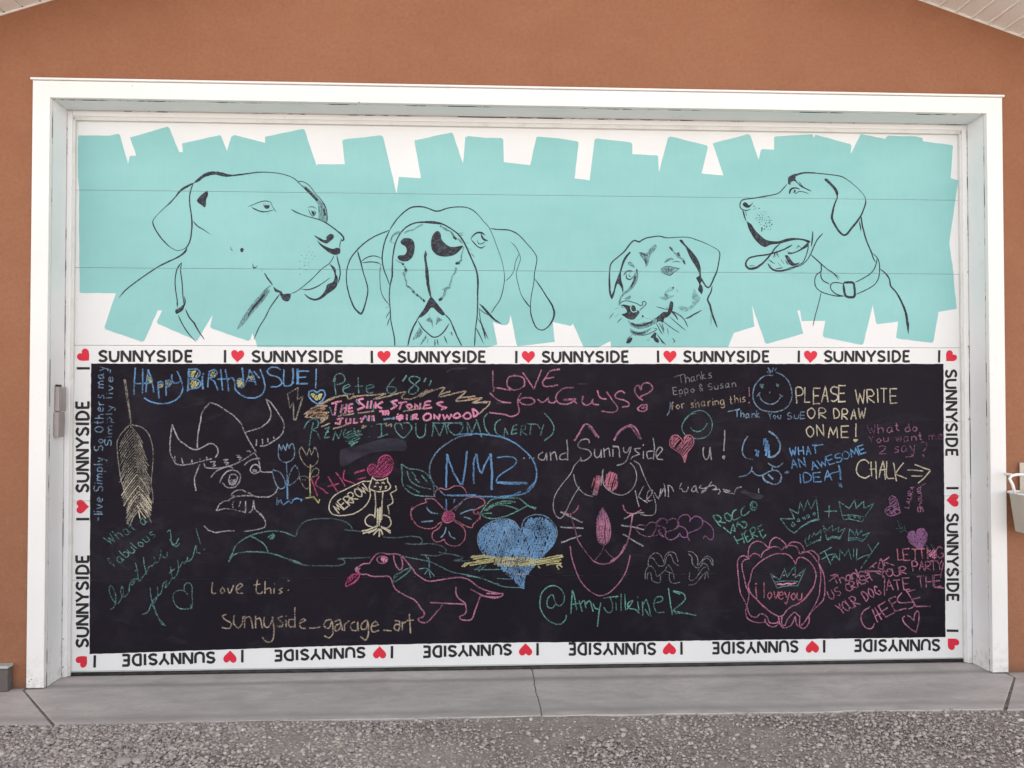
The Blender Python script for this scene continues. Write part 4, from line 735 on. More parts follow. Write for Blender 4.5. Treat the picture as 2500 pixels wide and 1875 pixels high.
a.S('k3', 'cteal', 3, '''280,640 255,740 235,885|180,710 220,640 290,605 330,640 320,690 270,720 310,740 350,825|!440,700 390,805|!395,710 450,690|!400,750 440,740|!390,805 450,795|!480,835 505,740 540,810 580,720|620,710 590,760 600,800 650,770|!600,760 650,745|700,700 710,770 790,770|!720,740 770,735
|875,680,5 880,690|855,790,4 862,796|!930,662 1030,655|!985,660 985,780|!945,800 1055,765|1200,710 1190,665 1140,650 1120,690 1150,750 1210,805 1270,750 1300,700 1270,650 1210,650|1340,650 1345,760 1380,805 1430,780 1445,660|!1510,790 1525,650|!1525,650 1590,785|!1590,785 1640,650|!1640,650 1670,770|1700,650 1670,680 1700,740 1755,775 1810,740 1830,680 1800,650|!1510,650 1830,648|!1875,640 1880,755|!1880,650 1925,750 1970,640|!1970,610 1985,660|!1980,640 2025,800|2085,550 2050,600 2055,680 2090,750 2125,790''')
a.S('k5', 'cteal', 3, '''350,610 300,650 290,720 330,780 390,790|!385,780 395,700 425,770|!480,680 460,770|!480,680 525,665|!470,725 520,715|!460,770 520,755|!560,690 560,780|560,690 600,670 605,710 565,730 625,775|!620,655 730,665|!665,665 655,770|!730,665 760,710|!795,665 765,780|800,545 860,610 900,680 890,760 800,835''')
a.hatch('k3', 'cgreen', 2.4, 25, 5, '620,740 760,720 770,800 700,870 620,860', keep=.9); a.hatch('k3', 'cgreen', 4, 30, 3, '640,830 700,830 700,870 660,890'); a.done(ART)
a = Art('chalk_smudge', 'grey wiped patch above the K + K heart', base=.0009)
a.F('k3', 'smear', '560,930 640,900 760,880 900,840 1000,815 1130,810 1230,840 1250,900 1230,935 1100,940 980,945 880,960 800,990 720,1030 640,1080 565,1100 550,1000', rough=.002); a.done(ART)
a = Art('chalk_smudge', 'small wiped patch beside the word Kevin', base=.0009)
a.F('k9', 'smear', '700,230 760,195 800,220 880,240 1010,270 1010,300 960,325 860,310 800,270', rough=.001); a.done(ART)
a = Art('chalk_smudge', 'faint wiped streaks above LOVE')
a.S('k3', 'smear', 5, '1660,120 1700,95 1760,85 1870,82'); a.S('k5', 'smear', 5, '1150,240 1250,245|300,440 420,445'); a.done(ART)
a = C('chalk_writing', 'pink chalk words LOVE You Guys with a heart-shaped exclamation mark')
a.S('k5', 'cpink', 3.8, '''268,105 268,200 275,325|275,280 350,290 455,310|500,150 430,180 415,250 460,300 540,300 595,260 590,190 530,160 450,165|578,125 630,200 695,295|775,95 740,180 695,295|965,90,5 860,110,4 830,160 785,230 800,265 860,270 945,255|!820,190 905,172
|238,335 290,390 360,430 460,440|565,340 530,400 535,480 540,540 480,580 380,560 230,540|600,385 545,410 570,450 650,460 705,430 680,395 600,385|735,400 770,435 820,420 840,390 850,430 900,440 920,420|1110,285 1020,285 950,330 920,390 950,440 1020,455 1100,430 1130,400 1000,410 1100,410 1140,450|1205,370 1195,430 1230,465 1290,440 1305,400 1310,450 1370,460
|1355,310 1370,370 1410,400 1450,400|1450,325 1500,400 1550,460 1565,510 1510,540 1395,525|1640,340 1600,315 1540,350 1545,390 1620,410 1680,440 1680,470 1610,485|1830,415 1790,390 1745,330 1745,280 1780,260 1805,310|1805,310 1820,250 1870,230 1920,260 1925,300 1880,340 1820,365 1790,390|1870,455 1810,465 1770,500 1800,525 1860,515 1870,460''')
a.hatch('k5', 'cpink', 3, 30, 3.5, '1800,490 1850,465 1855,490 1815,510'); a.done(ART)
a = C('chalk_sign', 'big blue chalk NM2 inside a blue oval')
a.S('k3', 'cblue', 4.6, '1665,970 1660,1100 1655,1320|1665,975 1700,1080 1740,1180 1810,1290|1870,940 1860,1080 1825,1295|1970,970 1945,1050 1940,1180 1945,1285|1970,975 2000,1130 2025,1165 2060,1080 2110,990|2115,965,6 2130,1150 2130,1345,6|1655,1440,3.5 1660,1550|1745,1440,3 1735,1480')
a.S('k5', 'cblue', 4.6, '310,1010,3.6 400,1000 480,1005 515,1040 490,1090 400,1150 320,1210 305,1260|!310,1270 440,1280 630,1278|!320,1265 500,1268 620,1270')
a.S('k5', 'cblue', 4, '-100,770 0,762 100,762 200,770 300,785 400,810 500,860 590,930 670,1010 710,1090 725,1180 705,1270 660,1340 600,1380 500,1400 300,1415 100,1410 -210,1400')
a.S('k3', 'clblue', 3.4, '1930,770 1800,790 1700,840 1600,910 1530,990 1490,1080 1485,1160 1500,1230 1560,1320 1650,1405')
a.S('k5', 'cblue', 4, '560,1360 450,1410 300,1420|100,1395 -180,1405|620,1350 700,1270'); a.done(ART)
a = C('chalk_writing', 'magenta chalk K + K'); a.S('k3', 'cmagenta', 3.4, '250,1215 290,1320 320,1410|340,1200 300,1290 360,1330 430,1385|430,1205 480,1290 530,1365|!425,1310 545,1275|510,1160 570,1240 610,1310|600,1135 590,1230 660,1260 760,1300|700,1170,4.5 810,1135|740,1235 820,1215'); a.done(ART)
a = C('chalk_heart', 'tilted heart scribbled in magenta chalk')
a.S('k3', 'cmagenta', 3.2, '@870,1190 840,1140 860,1090 910,1080 945,1110 955,1040 1000,990 1060,990 1100,1040 1100,1110 1060,1180 1000,1210 930,1205'); a.hatch('k3', 'cmagenta', 3, 45, 3.9, '870,1180 850,1130 870,1095 930,1105 960,1110 965,1050 1010,1000 1060,1005 1095,1050 1085,1120 1040,1190 960,1200'); a.done(ART)
a = C('chalk_cat', 'cream chalk cat sitting upright with a curling tail')
a.S('k3', 'cpale', 2.9, '''!865,1290 890,1215 930,1245 1000,1240 1045,1220 1050,1270|865,1290 860,1330 910,1355 990,1360 1060,1340 1080,1300 1050,1260|925,1280 940,1265 960,1275|985,1275 1000,1265 1020,1280|960,1310 980,1320 990,1300 970,1345|!905,1310 930,1305|!1020,1310 1040,1305|!1020,1325 1040,1325|!915,1360 925,1500 915,1630|!1000,1360 990,1500 985,1655|!950,1540 945,1655|!970,1520 965,1655
|1130,1300 1140,1340 1080,1380 1095,1420 1100,1480 1050,1510 1060,1560 1065,1600''')
a.S('k4', 'cpale', 2.9, '!920,-10 915,105|!985,-10 990,70|!945,0 940,200|!965,0 960,190|!975,0 975,150|915,85 860,70 815,120 830,175 900,205|990,75 1050,85 1085,140 1070,190 1010,215|780,240,4 850,225 930,190|790,265,4 880,240 940,210|900,280,4 960,215|960,300,4 965,215|1000,280,4 975,215|1080,260,4 1010,215 980,190|1080,240,3 1000,200|850,265,3 930,220'); a.done(ART)
a = C('chalk_writing', 'chalk speech oval with the word MERROW')
a.S('k3', 'cpale', 2.7, '870,1255 800,1255 700,1295 600,1345 500,1400 455,1460 440,1530 470,1590 550,1610 680,1595 770,1550 840,1480 870,1400 860,1340')
a.T('k3', 'cpale', 2.8, 'MERROW', (545, 1590), (860, 1345), 110, tilt=-.15, gap=.12); a.done(ART)
a = C('chalk_flower', 'pink chalk flower with blue-green leaves')
a.S('k3', 'cred', 2.6, '1540,1420 1545,1360 1590,1325 1660,1340 1740,1305 1810,1305 1850,1340 1875,1400|1640,1550 1590,1500 1530,1440 1440,1440 1450,1470 1380,1495 1310,1540 1285,1600 1300,1655|1700,1560 1780,1500 1850,1440 1920,1420 2000,1425 2050,1450 2055,1490 2000,1530 1940,1560 1950,1590 2010,1600 2005,1655')
a.S('k4', 'cred', 2.6, '1305,-20 1290,40 1310,120 1370,190 1450,215 1530,205 1580,160 1620,140|1610,160 1580,210 1520,250 1510,310 1550,350 1600,345 1635,325 1650,360 1720,395 1790,385 1845,330 1855,250 1820,190 1730,130|1740,120 1820,165 1880,195 1925,205 1935,170 1990,120 2010,70 1980,40')
a.hatch('k3', 'cmagenta', 3, 20, 3.6, '1640,1570 1700,1555 1740,1600 1730,1650 1670,1680 1620,1650'); a.S('k4', 'cred', 3, '@1640,50 1680,30 1730,55 1740,100 1700,145 1650,150 1615,110')
a.hatch('k4', 'cmagenta', 2.8, -30, 4, '1640,60 1690,40 1730,70 1720,130 1650,145 1620,110')
a.S('k3', 'clblue', 2.4, '1450,1520 1490,1570 1570,1590|1745,1560 1830,1460 1880,1420|1800,1595 1880,1560 1940,1545|1840,1625 1900,1640'); a.S('k4', 'clblue', 2.6, '1400,145,4 1520,135|1460,15 1500,50 1570,60|1655,200 1640,260 1600,310|1685,240 1700,290 1750,320|1800,60 1920,15|1845,92 1920,120')
a.S('k3', 'cteal', 3, '1190,1075 1200,1180 1200,1270 1240,1340 1320,1390 1420,1410 1530,1410|1190,1075 1260,1120 1370,1135 1440,1165 1490,1220 1525,1300 1530,1410|1250,1150 1280,1240 1360,1300 1500,1340|!1300,1155 1340,1210|!1400,1190 1460,1260|!1330,1220 1380,1270|!1240,1290 1380,1370')
a.S('k5', 'cgreen', 2.9, '140,1590 200,1500 270,1440 400,1430 530,1430 590,1470 640,1510 720,1530|140,1590 200,1630 300,1640 420,1610 530,1560 640,1500|200,1560 300,1500 420,1510 530,1545|180,1560 280,1490 400,1460 510,1470|160,1590 260,1585|220,1530 330,1490 460,1480|630,1505 710,1545'); a.done(ART)
a = C('chalk_alligator', 'thin teal chalk crocodile with a long flat tail')
a.S('k2', 'cteal', 3, '1440,560 1480,470 1510,400 1570,340 1650,295 1750,260 1880,240 1990,245 2080,275 2135,290 2160,220 2212,155|1670,290 1760,340 1820,390 1850,455|1440,555 1490,490 1590,460 1720,455 1850,465 1960,495 2060,530 2150,560 2212,590')
a.hatch('k2', 'cgreen', 2.6, 40, 3, '1850,265 1900,260 1925,295 1890,335 1850,310')
a.S('k4', 'cfaint', 3, '170,150 250,120 380,110 500,115 600,140 660,180 680,215|95,290 120,220 170,150|600,225 680,235 780,245|1000,300 1100,310 1180,305 1300,295 1390,310 1410,345 1380,375 1230,370|1380,375 1500,370 1600,390 1655,430 1640,470 1580,455|1640,470 1560,495 1390,485|1640,475 1740,485 1840,520 1740,545 1900,550|0,530 100,570 200,595 380,600 520,600 605,570 590,535 530,525 700,520 870,515')
a.S('k4', 'cteal', 2.5, '1200,500 1300,520 1440,545 1500,560 1600,610 1720,665 1880,695 2020,730 2120,765 2212,795|1470,510 1480,560 1475,630 1430,625 1375,635|1475,630 1430,690|1475,640 1495,725|1480,640 1535,710|1440,490 1480,545|1950,640 2100,640 2200,635|2020,600 1960,640')
a.S('k6', 'cteal', 2.4, '0,705 150,730 300,790 400,820 500,825 590,820|310,730 460,740|80,635 200,640 340,640|120,660 200,590'); a.done(ART)
a = C('chalk_dog', 'pink chalk dog in profile with a teal collar, tongue out')
a.S('k4', 'cpink', 3.1, '''735,660 770,685 830,690 890,710 980,710 1060,710 1090,745 1105,800 1150,860 1230,905 1320,950 1360,990 1400,1050 1430,1090 1415,1130 1365,1150 1380,1180 1440,1190 1480,1170 1540,1100 1600,1030 1625,990
|1490,980,3 1650,990 1850,998|1755,820 1760,890 1790,945 1850,985 1865,1060 1850,1100 1795,1125 1810,1155 1870,1165 1920,1155 1950,1080 1980,1000 2010,910|1200,500 1250,560 1300,620 1340,680 1400,725 1470,760 1570,750 1700,730 1790,720 1870,735 1930,770 1990,820 2080,860 2212,890
|860,575 800,580 750,605 715,630 720,660 745,660 760,620|860,575 890,530 930,480 980,465 1060,480 1120,475 1190,490|1110,490 1120,560 1150,620 1180,645 1205,610 1190,500|935,530 960,505 1010,500 1050,530 1020,570 960,570 935,530|1910,840 2000,890 2080,920 2212,925''')
a.S('k6', 'cpink', 3.1, '200,885 300,890 375,888 360,915 290,935 200,920 140,905'); a.hatch('k4', 'chot', 4, 70, 3.5, '970,510 1020,500 1040,535 1000,570'); a.hatch('k4', 'cpink', 3, 60, 3, '715,620 755,620 750,655 720,655')
a.S('k4', 'cmagenta', 3, '@765,685 690,690 640,730 615,810 690,780 740,740'); a.hatch('k4', 'cmagenta', 3, 40, 3.6, '755,690 690,700 645,740 625,800 690,770 735,735')
a.S('k4', 'cteal', 3, '!1305,615 1230,640 1120,700 1105,780 1180,730 1230,700 1305,615'); a.hatch('k4', 'cteal', 3, 40, 4, '1290,625 1230,650 1130,705 1120,770 1180,725 1230,695'); a.done(ART)
a = C('chalk_heart', 'large heart scribbled in bright blue chalk')
a.S('k6', 'clblue', 2.8, '555,225 500,150 420,115 330,120 240,150 160,205 115,290 120,380 160,460 200,500|560,225 590,130 660,80 740,68 830,95 900,160 935,240 920,330 880,400 800,480|590,840 500,760')
H6 = '550,250 500,170 420,125 330,130 240,165 165,220 130,300 140,390 200,480 330,600 450,700 520,780 590,830 610,700 700,610 820,470 900,360 925,260 890,170 800,110 700,100 620,140 580,200'
a.hatch('k6', 'cblue', 4.2, 68, 4.2, H6, over=.01, keep=.93); a.hatch('k6', 'cblue', 4.4, 112, 5.6, H6, keep=.8); a.hatch('k6', 'clblue', 3.4, 86, 8, H6, keep=.75); a.S('k6', 'cwhite', 2.2, '!400,686 640,686'); a.done(ART)
a = C('chalk_arrow', 'yellow chalk arrow across the blue heart')
AR = '200,500 420,515 700,510 860,505 960,490 1000,505 960,545 985,600 900,590 700,600 420,590 200,590 60,600 -10,580 120,555 40,510'
a.hatch('k6', 'cyellow', 3.8, 8, 4.6, AR, over=.01); a.hatch('k6', 'cyellow', 3.2, 75, 5.5, '280,510 700,515 700,600 280,590'); a.S('k6', 'corange', 3.2, '280,510 290,560 300,590|380,560 460,545 520,560|560,570 640,550')
a.S('k6', 'cyellow', 3.2, '50,500 200,500 300,515|930,490 990,500|930,600 955,640|960,590 990,615|740,600 760,625'); a.S('k4', 'cyellow', 3.2, '1840,610 1900,570 2060,560|1915,505 2060,490|1820,610 1850,580'); a.done(ART)
a = C('chalk_writing', 'white chalk words and Sunnyside, a pink heart, u!')
a.S('k5', 'cwhite', 2.8, '''590,1010,4 595,1020|645,1010,4 655,1015|690,1010,4 698,1015|790,950 745,980 745,1020 800,1030 825,960 830,1040|865,950 870,1040|870,980 910,950 935,1035|1035,820 1045,930 1045,1040|1035,960 970,980 965,1025 1040,1025|1270,860 1260,820 1190,825 1150,880 1180,910 1260,930 1290,980 1240,1030 1185,1040 1180,1000
|1325,920 1325,980 1350,1010 1385,980 1395,930 1395,1010|1420,910 1425,1005|1425,940 1470,910 1485,1000|1515,920 1515,1000|1515,900 1570,895 1585,1010|1510,885 1560,895|1625,900 1625,940 1655,960 1690,900|1705,895 1680,980 1640,1060 1555,1090|1800,910 1740,920 1760,950 1790,970 1720,1000 1700,1030|1830,940 1830,1020|1825,885 1832,870|1930,800 1945,900 1935,1030|1930,940 1870,950 1880,1020 1930,1010|1970,1000 2030,920 2000,900 1965,950 1975,1020 2035,1030''')
a.S('k7', 'cwhite', 3, '650,1170 640,1250 680,1340 720,1290 735,1170|735,1170 745,1260 755,1345|935,940 930,1080 920,1220|910,1290 935,1290 925,1325 905,1310 910,1290'); a.done(ART)
a = C('chalk_heart', 'pink chalk heart between Sunnyside and u!')
a.S('k7', 'cred', 2.8, '@395,1380 370,1300 300,1230 200,1160 190,1090 230,1020 290,1010 350,1060 385,1110 390,1040 440,1005 500,1030 515,1110 480,1180 430,1240 410,1310'); a.hatch('k7', 'cred', 4, 50, 4.2, '390,1370 370,1290 300,1220 210,1150 200,1090 240,1030 290,1025 345,1080 375,1120 400,1040 440,1020 490,1050 500,1110 440,1200 410,1290'); a.done(ART)
a = C('chalk_cat_face', 'chalk cat face with pink brows, eyes, nose and long whiskers')
a.S('k5', 'cpink', 5, '1115,835 1165,750 1230,660,4 1290,690 1340,760 1370,800|1525,830 1590,730 1700,670 1760,720 1810,815'); a.S('k5', 'cpurp', 4.5, '1260,680 1310,740 1345,790|1545,790 1620,710 1700,690 1750,760 1790,810')
a.S('k5', 'cwhite', 2.1, '1170,1030 1110,1100 1080,1170 1000,1270 930,1370 900,1450 900,1550 930,1620 970,1640 1010,1600 1060,1500 1110,1400 1170,1310|1105,1180 1130,1280 1180,1350 1250,1400 1310,1410|1415,1130 1410,1200 1420,1290 1460,1340 1540,1385 1620,1395 1700,1350 1750,1270 1760,1180 1730,1100 1690,1060|1730,1040 1790,1080 1830,1180 1880,1290 1930,1390 1960,1500 1950,1590 1900,1610 1800,1600|1410,1130 1400,1210 1390,1300')
a.hatch('k5', 'cred', 3.8, 75, 3.6, '1340,1185 1385,1200 1395,1290 1370,1380 1310,1400 1290,1330 1300,1240|1500,1150 1550,1180 1560,1270 1540,1340 1490,1365 1440,1320 1430,1230 1460,1170'); a.hatch('k5', 'cwhite', 3, 30, 3, '1295,1365 1345,1350 1350,1400 1310,1400|1450,1320 1500,1330 1490,1355 1460,1350')
a.S('k5', 'cred', 4, '1010,1570,3 1060,1595 1110,1580 1150,1530 1160,1500|1075,1590 1080,1630|1620,1500 1640,1560 1700,1590 1760,1580 1810,1550|1715,1600 1712,1655'); a.S('k5', 'cwhite', 2.8, '970,1572 1060,1610 1140,1655|1840,1580 1740,1590 1630,1645')
a.S('k6', 'cwhite', 3.2, '!970,40 1080,100 1200,150|!968,200 1090,205 1210,208|!980,360 1080,320 1185,285|!1620,270 1730,340 1835,398|!1600,180 1720,195 1840,225')
a.S('k6', 'cpurp', 2.7, '1080,100 1105,170 1130,250 1150,330 1200,410 1260,490 1310,550|1420,385 1400,450 1330,540|1430,430 1480,490 1530,525'); a.S('k6', 'cpink', 3.2, '1310,550 1370,575 1440,580 1520,550 1600,470 1650,390 1680,300 1700,200 1720,70|1490,550 1580,490 1640,380')
a.S('k6', 'cpink', 2.7, '1070,395 1085,500 1120,620 1160,720 1220,810 1300,880 1380,910 1460,890 1540,820 1620,720 1670,600 1695,490')
NO = '1405,0 1380,50 1350,130 1345,250 1360,340 1415,385 1470,350 1490,260 1480,150 1450,70'
a.hatch('k6', 'cpink', 3.6, 84, 3.6, NO); a.S('k6', 'cpurp', 2.6, '@'+NO); a.S('k5', 'cpurp', 3.4, '1405,1525 1370,1600 1350,1655|1405,1525 1440,1590 1460,1655|1405,1540 1400,1655|1420,1560 1430,1655'); a.done(ART)
a = C('chalk_writing', 'green chalk words @AmyJillaineR')
a.S('k6', 'cgreen', 2.9, '''1030,1110 1020,1160 970,1205 880,1190 800,1120 760,1030 760,940 790,860 860,810 940,815 1000,880 1010,960 970,1015 920,990 890,900 840,940 835,1020 880,1040 920,1000|1080,1100 1085,980 1095,860 1120,950 1140,1060|!1075,1000 1160,990|1165,960 1195,1075|1175,1000 1215,960 1235,1040|1235,1000 1270,960 1310,1075|1310,990 1330,1040 1365,1050|1390,980 1370,1080 1355,1230|!1410,935 1575,915|1490,930 1510,1000 1505,1070 1460,1085 1420,1030
|1545,980 1550,1060|1545,925 1550,935|1600,890 1600,1065|1640,895 1645,1060|1660,1050 1700,1000 1720,960 1670,990 1680,1040 1740,1050 1790,1090|1770,920 1775,930|1770,970 1785,1060|1820,970 1825,1120|1830,1000 1860,950 1880,1000 1910,1130|1850,1050 1890,1120|1930,990 2030,960 2020,920 1960,930 1940,1010 1970,1080 2050,1080|2090,830 2110,970 2130,1110|!2140,870 2212,895|2150,1070,5 2212,1090''')
a.S('px', 'cgreen', 3, '1643,1442 1668,1449 1672,1463 1655,1480 1643,1490 1660,1494 1700,1502|1648,1496 1680,1497'); a.done(ART)
a = C('chalk_writing', 'faint chalk words Thanks Eppo & Susan for sharing this!')
a.T('k7', 'cgrey', 2.3, 'Thanks', (325, 315), (760, 235), 110, gap=.25); a.S('k7', 'cgrey', 2.3, '!250,225 380,185'); a.T('k7', 'cgrey', 2.3, 'Eppo & Susan', (245, 465), (1080, 350), 95); a.T('k7', 'cbeige', 2.3, 'for sharing this', (210, 670), (1220, 560), 105)
a.S('k7', 'cpink', 2.4, '1262,365 1268,490|1255,575 1270,560'); a.S('k7', 'clblue', 2.2, '200,560 190,670 155,745'); a.done(ART)
a = C('chalk_face', 'round smiling chalk face with tufts of hair')
a.S('k7', 'clblue', 3, '1590,200 1500,205 1420,240 1360,310 1325,380 1315,470 1330,560 1380,630 1450,675 1540,690 1640,690 1730,660 1800,600 1835,520 1840,430 1815,330 1770,250 1700,190 1620,160|!1515,95 1550,165|!1590,95 1565,165|!1635,100 1600,150|!1500,150 1550,175|1370,490 1390,455 1415,430|1400,465 1430,530 1490,575 1560,590 1620,570 1670,520 1700,480|!1670,460 1720,485|1535,425,4 1545,440|1530,110 1560,150')
a.hatch('k7', 'cteal', 3, 30, 3, '1405,325 1460,320 1460,370 1410,370|1625,320 1665,315 1665,350 1630,350'); a.done(ART)
a = C('chalk_face', 'plain round smiling chalk face')
a.S('k7', 'cteal', 2.6, '550,710 470,730 400,800 360,870 360,940 400,1005|390,800 450,740 530,690 620,675 700,720 750,790 765,880 740,970 680,1030 600,1055 500,1050|475,900 500,940 570,960 640,930 700,850|500,803 505,806|570,790 575,794'); a.done(ART)
a = C('chalk_writing', 'blue chalk words Thank You SuE')
a.S('k7', 'clblue', 2.6, '!975,690 1140,655'); a.T('k7', 'clblue', 2.6, 'Thank', (1070, 770), (1410, 770), 95); a.T('k7', 'clblue', 2.6, 'You', (1520, 795), (1690, 785), 90); a.T('k7', 'clblue', 2.6, 'SuE', (1775, 790), (2020, 780), 92); a.done(ART)
a = C('chalk_writing', 'cream chalk words PLEASE WRITE OR DRAW ON ME!')
a.T('k8', 'cpale', 3.1, 'PLEASE', (125, 580), (800, 565), 215, gap=.18, tilt=.05); a.T('k8', 'cpale', 3.3, 'WRITE', (935, 580), (1500, 565), 190, gap=.24); a.T('k8', 'cpale', 3.3, 'OR', (285, 785), (525, 785), 145); a.T('k8', 'cpale', 3.1, 'DRAW', (640, 795), (1070, 790), 140)
a.T('k8', 'cpale', 3.3, 'ON', (280, 1035), (500, 1025), 155); a.T('k8', 'cpale', 3.3, 'ME', (575, 1045), (845, 1045), 155); a.S('k8', 'cpale', 3.2, '935,850 930,1030|900,1070,4 950,1070 930,1090 900,1075'); a.done(ART)
a = C('chalk_writing', 'purple chalk words What do You want me 2 say?')
a.T('k8', 'cpurp', 2.6, 'What', (1095, 1000), (1520, 950), 120); a.T('k8', 'cpurp', 2.6, 'do', (1600, 970), (1765, 950), 110); a.T('k8', 'cpurp', 2.6, 'You want', (1110, 1120), (1830, 1075), 105); a.T('k8', 'cpurp', 2.6, 'me', (1925, 1075), (2105, 1055), 120); a.T('k8', 'cpurp', 2.6, '2', (1245, 1250), (1340, 1250), 105)
a.T('k8', 'cpurp', 2.6, 'say', (1450, 1250), (1740, 1220), 130); a.S('k8', 'cpurp', 2.6, '1600,1305 1710,1290|1810,1105 1860,1100 1895,1140 1870,1190 1840,1230|1830,1280,5 1855,1285,6'); a.done(ART)
a = C('chalk_writing', 'cream chalk word CHALK with a double arrow to the right')
a.S('k8', 'cpale', 3.4, '''1110,1390 1070,1345 1000,1350 950,1420 940,1500 980,1560 1060,1585 1120,1550|1135,1365 1140,1470 1145,1560|1200,1360 1210,1600|!1120,1470 1210,1465|1300,1355 1270,1450 1245,1580|1300,1355 1320,1480 1330,1610|!1250,1480 1340,1470|1350,1360 1355,1580 1450,1590|1440,1380 1455,1480 1480,1630|!1575,1380 1460,1530 1620,1595|!1625,1475 1840,1490|!1680,1560 1830,1560|!1725,1405 1935,1480|!1935,1490 1850,1590 1770,1655'''); a.done(ART)
a = C('chalk_face', 'blue chalk face of arcs, big eyes and tongue')
a.S('k7', 'clblue', 3.4, '1245,1020 1195,1100 1170,1190 1180,1270 1240,1325 1315,1335|1525,955,5 1600,1000 1660,1080 1685,1170 1650,1250 1580,1300 1510,1305|1515,1385 1570,1420 1630,1440 1690,1410 1725,1375|1575,1440 1570,1480|1120,1570 1220,1550 1290,1490 1300,1430|1290,1480 1350,1540 1430,1550 1520,1505 1590,1480 1660,1500 1700,1570 1680,1650|1440,1550 1460,1610 1520,1655|1520,1535,5 1590,1605,5|1740,1515 1780,1495 1800,1505 1750,1520')
a.S('k9', 'clblue', 3.4, '1000,0 1030,60 1090,100 1170,125 1230,90 1255,0'); a.hatch('k7', 'cblue', 4.4, 85, 4, '1455,1055 1490,1050 1530,1140 1545,1300 1500,1305 1465,1180|1340,1200 1385,1205 1385,1300 1350,1300'); a.done(ART)
a = C('chalk_writing', 'blue chalk words WHAT AN AWESOME IDEA!')
a.T('k8', 'cblue', 3, 'WHAT', (50, 1295), (420, 1255), 120); a.S('k8', 'cblue', 3, '!370,1155 490,1130'); a.T('k8', 'cblue', 3, 'AN', (70, 1465), (265, 1430), 120); a.T('k8', 'cblue', 3, 'AWESOME', (340, 1490), (1070, 1240), 115, gap=.16)
a.T('k8', 'cblue', 3, 'IDEA', (195, 1655), (610, 1625), 130, gap=.2); a.S('k8', 'cblue', 4.5, '700,1410 720,1500 725,1610'); a.S('k10', 'cblue', 3, '480,200,5 500,300,5 505,385,4|330,340 400,300 490,280'); a.hatch('k10', 'cblue', 3.4, 30, 3, '480,445 525,440 525,490 480,490'); a.done(ART)
a = C('chalk_writing', 'white chalk words Kevin wastzer, partly wiped')
a.S('k5', 'cwhite', 2.6, '1745,1350 1765,1440 1785,1520|1835,1300 1775,1415|1775,1415 1875,1478|1850,1455 1905,1405 1925,1350 1890,1350 1865,1420 1885,1460 1925,1445|1945,1370 1985,1430 2040,1330|2050,1290 2058,1380|2040,1285 2045,1282'); a.S('k14', 'cwhite', 2.7, '''0,480 40,535 75,400|130,415 130,510|170,350 175,515|170,360 210,370 250,450|350,325 320,410 350,400|350,400 370,440 420,440 445,375|540,360 490,400 490,440 540,430 545,360 560,450 580,455|615,355 590,390 650,400 720,370|755,310 700,390 620,440|615,465 690,420|720,370 790,360 820,390 770,420 860,410 870,440 845,480|910,410 1010,430 920,440 1050,470|920,415 1000,440|1060,480 1090,400 1160,380|1388,400 1390,460'''); a.done(ART)
a = C('chalk_writing', 'green chalk words ROCCO WAS HERE written uphill')
a.S('k9', 'cgreen', 3, '''330,550 400,650 440,690|330,550 400,540 440,570 430,620 380,630|!390,630 505,640|520,505 490,540 520,610 575,610 580,560 520,505|650,460 600,500 590,570 620,605 700,560|760,415 715,470 720,540 760,540 830,485|870,350 835,390 850,460 890,475 925,430 910,370 870,350|880,370 855,400 870,440 905,430
|!470,700 570,785 600,650|!600,740 640,760|600,650 630,740|!655,700 665,625 740,710|!650,670 700,665|790,640 720,620 790,670 780,700 730,715|!615,820 670,930|!720,780 755,920|!655,880 740,850|!745,780 800,905|!745,790 785,740|!770,840 810,820|!800,905 860,850|830,740 880,860|830,740 870,700 905,720 890,770 850,790 940,830|!930,700 1000,850|!930,700 995,670|!950,770 1010,735|!1000,850 1050,800''')
a.done(ART)
a = C('chalk_clouds', 'two squiggly rows of purple chalk loops')
a.S('k14', 'cviolet', 2.4, '0,880 40,820 110,800 155,830 150,870|170,830 230,800 290,830 300,890 270,940 200,970 140,990 135,1050 180,1090 240,1085 300,1040 325,1000|300,900 310,810 370,755 440,760 470,800 460,850|470,820 530,775 600,790 635,840 630,890 590,940 500,980 430,1010 430,1045|300,910 370,920 420,970 430,1040 400,1060 350,1050 325,1000|640,830 720,880 770,940 785,1010 770,1080 720,1085 670,1030|0,910 60,905 120,940 135,990|40,960 50,1010 100,1050 135,1040|430,1050 460,1106|640,1080 670,1030')
a.S('k6', 'cpurp', 2.1, '1740,215 1790,175 1860,190 1850,215|1750,220 1800,270 1900,295 1960,220 1970,160 1900,150 1860,190|1970,160 2030,110 2080,140 2070,160|1900,290 1980,280 2000,220|2000,240 2050,300 2060,210 1990,190|2060,300 2120,330 2200,290|2080,130 2150,110 2200,150 2190,200 2080,250')
a.S('k6', 'cgrey', 2.1, '1880,600 1890,520 1950,465 2010,490 2040,560|2040,580 2060,490 2110,455 2160,470 2190,560|1890,520 1930,520 1990,600 2050,590 2070,510 2110,480 2150,570 2200,600|1850,740 1855,650 1900,600 1950,650 1970,710 2050,650 2090,590 2140,670|1870,740 1880,670 1910,680 1920,750 2000,775 2010,700|2100,660 2100,740 2130,780 2212,770|2060,650 2100,670 2140,680 2150,740')
a.S('k9', 'cgrey', 2.1, '0,1030 60,1040 110,1090 130,1160 120,1220 180,1160 230,1095 290,1100 330,1150 330,1225|0,1060 50,1110 50,1180 110,1250 170,1230 200,1150 240,1120 290,1140 320,1210|20,1310 10,1400 40,1420 100,1390 150,1320 200,1250 240,1240|0,1480 80,1470 150,1400 200,1340 250,1300 270,1380|240,1310 220,1400|130,1290 190,1190 250,1210 280,1290'); a.done(ART)
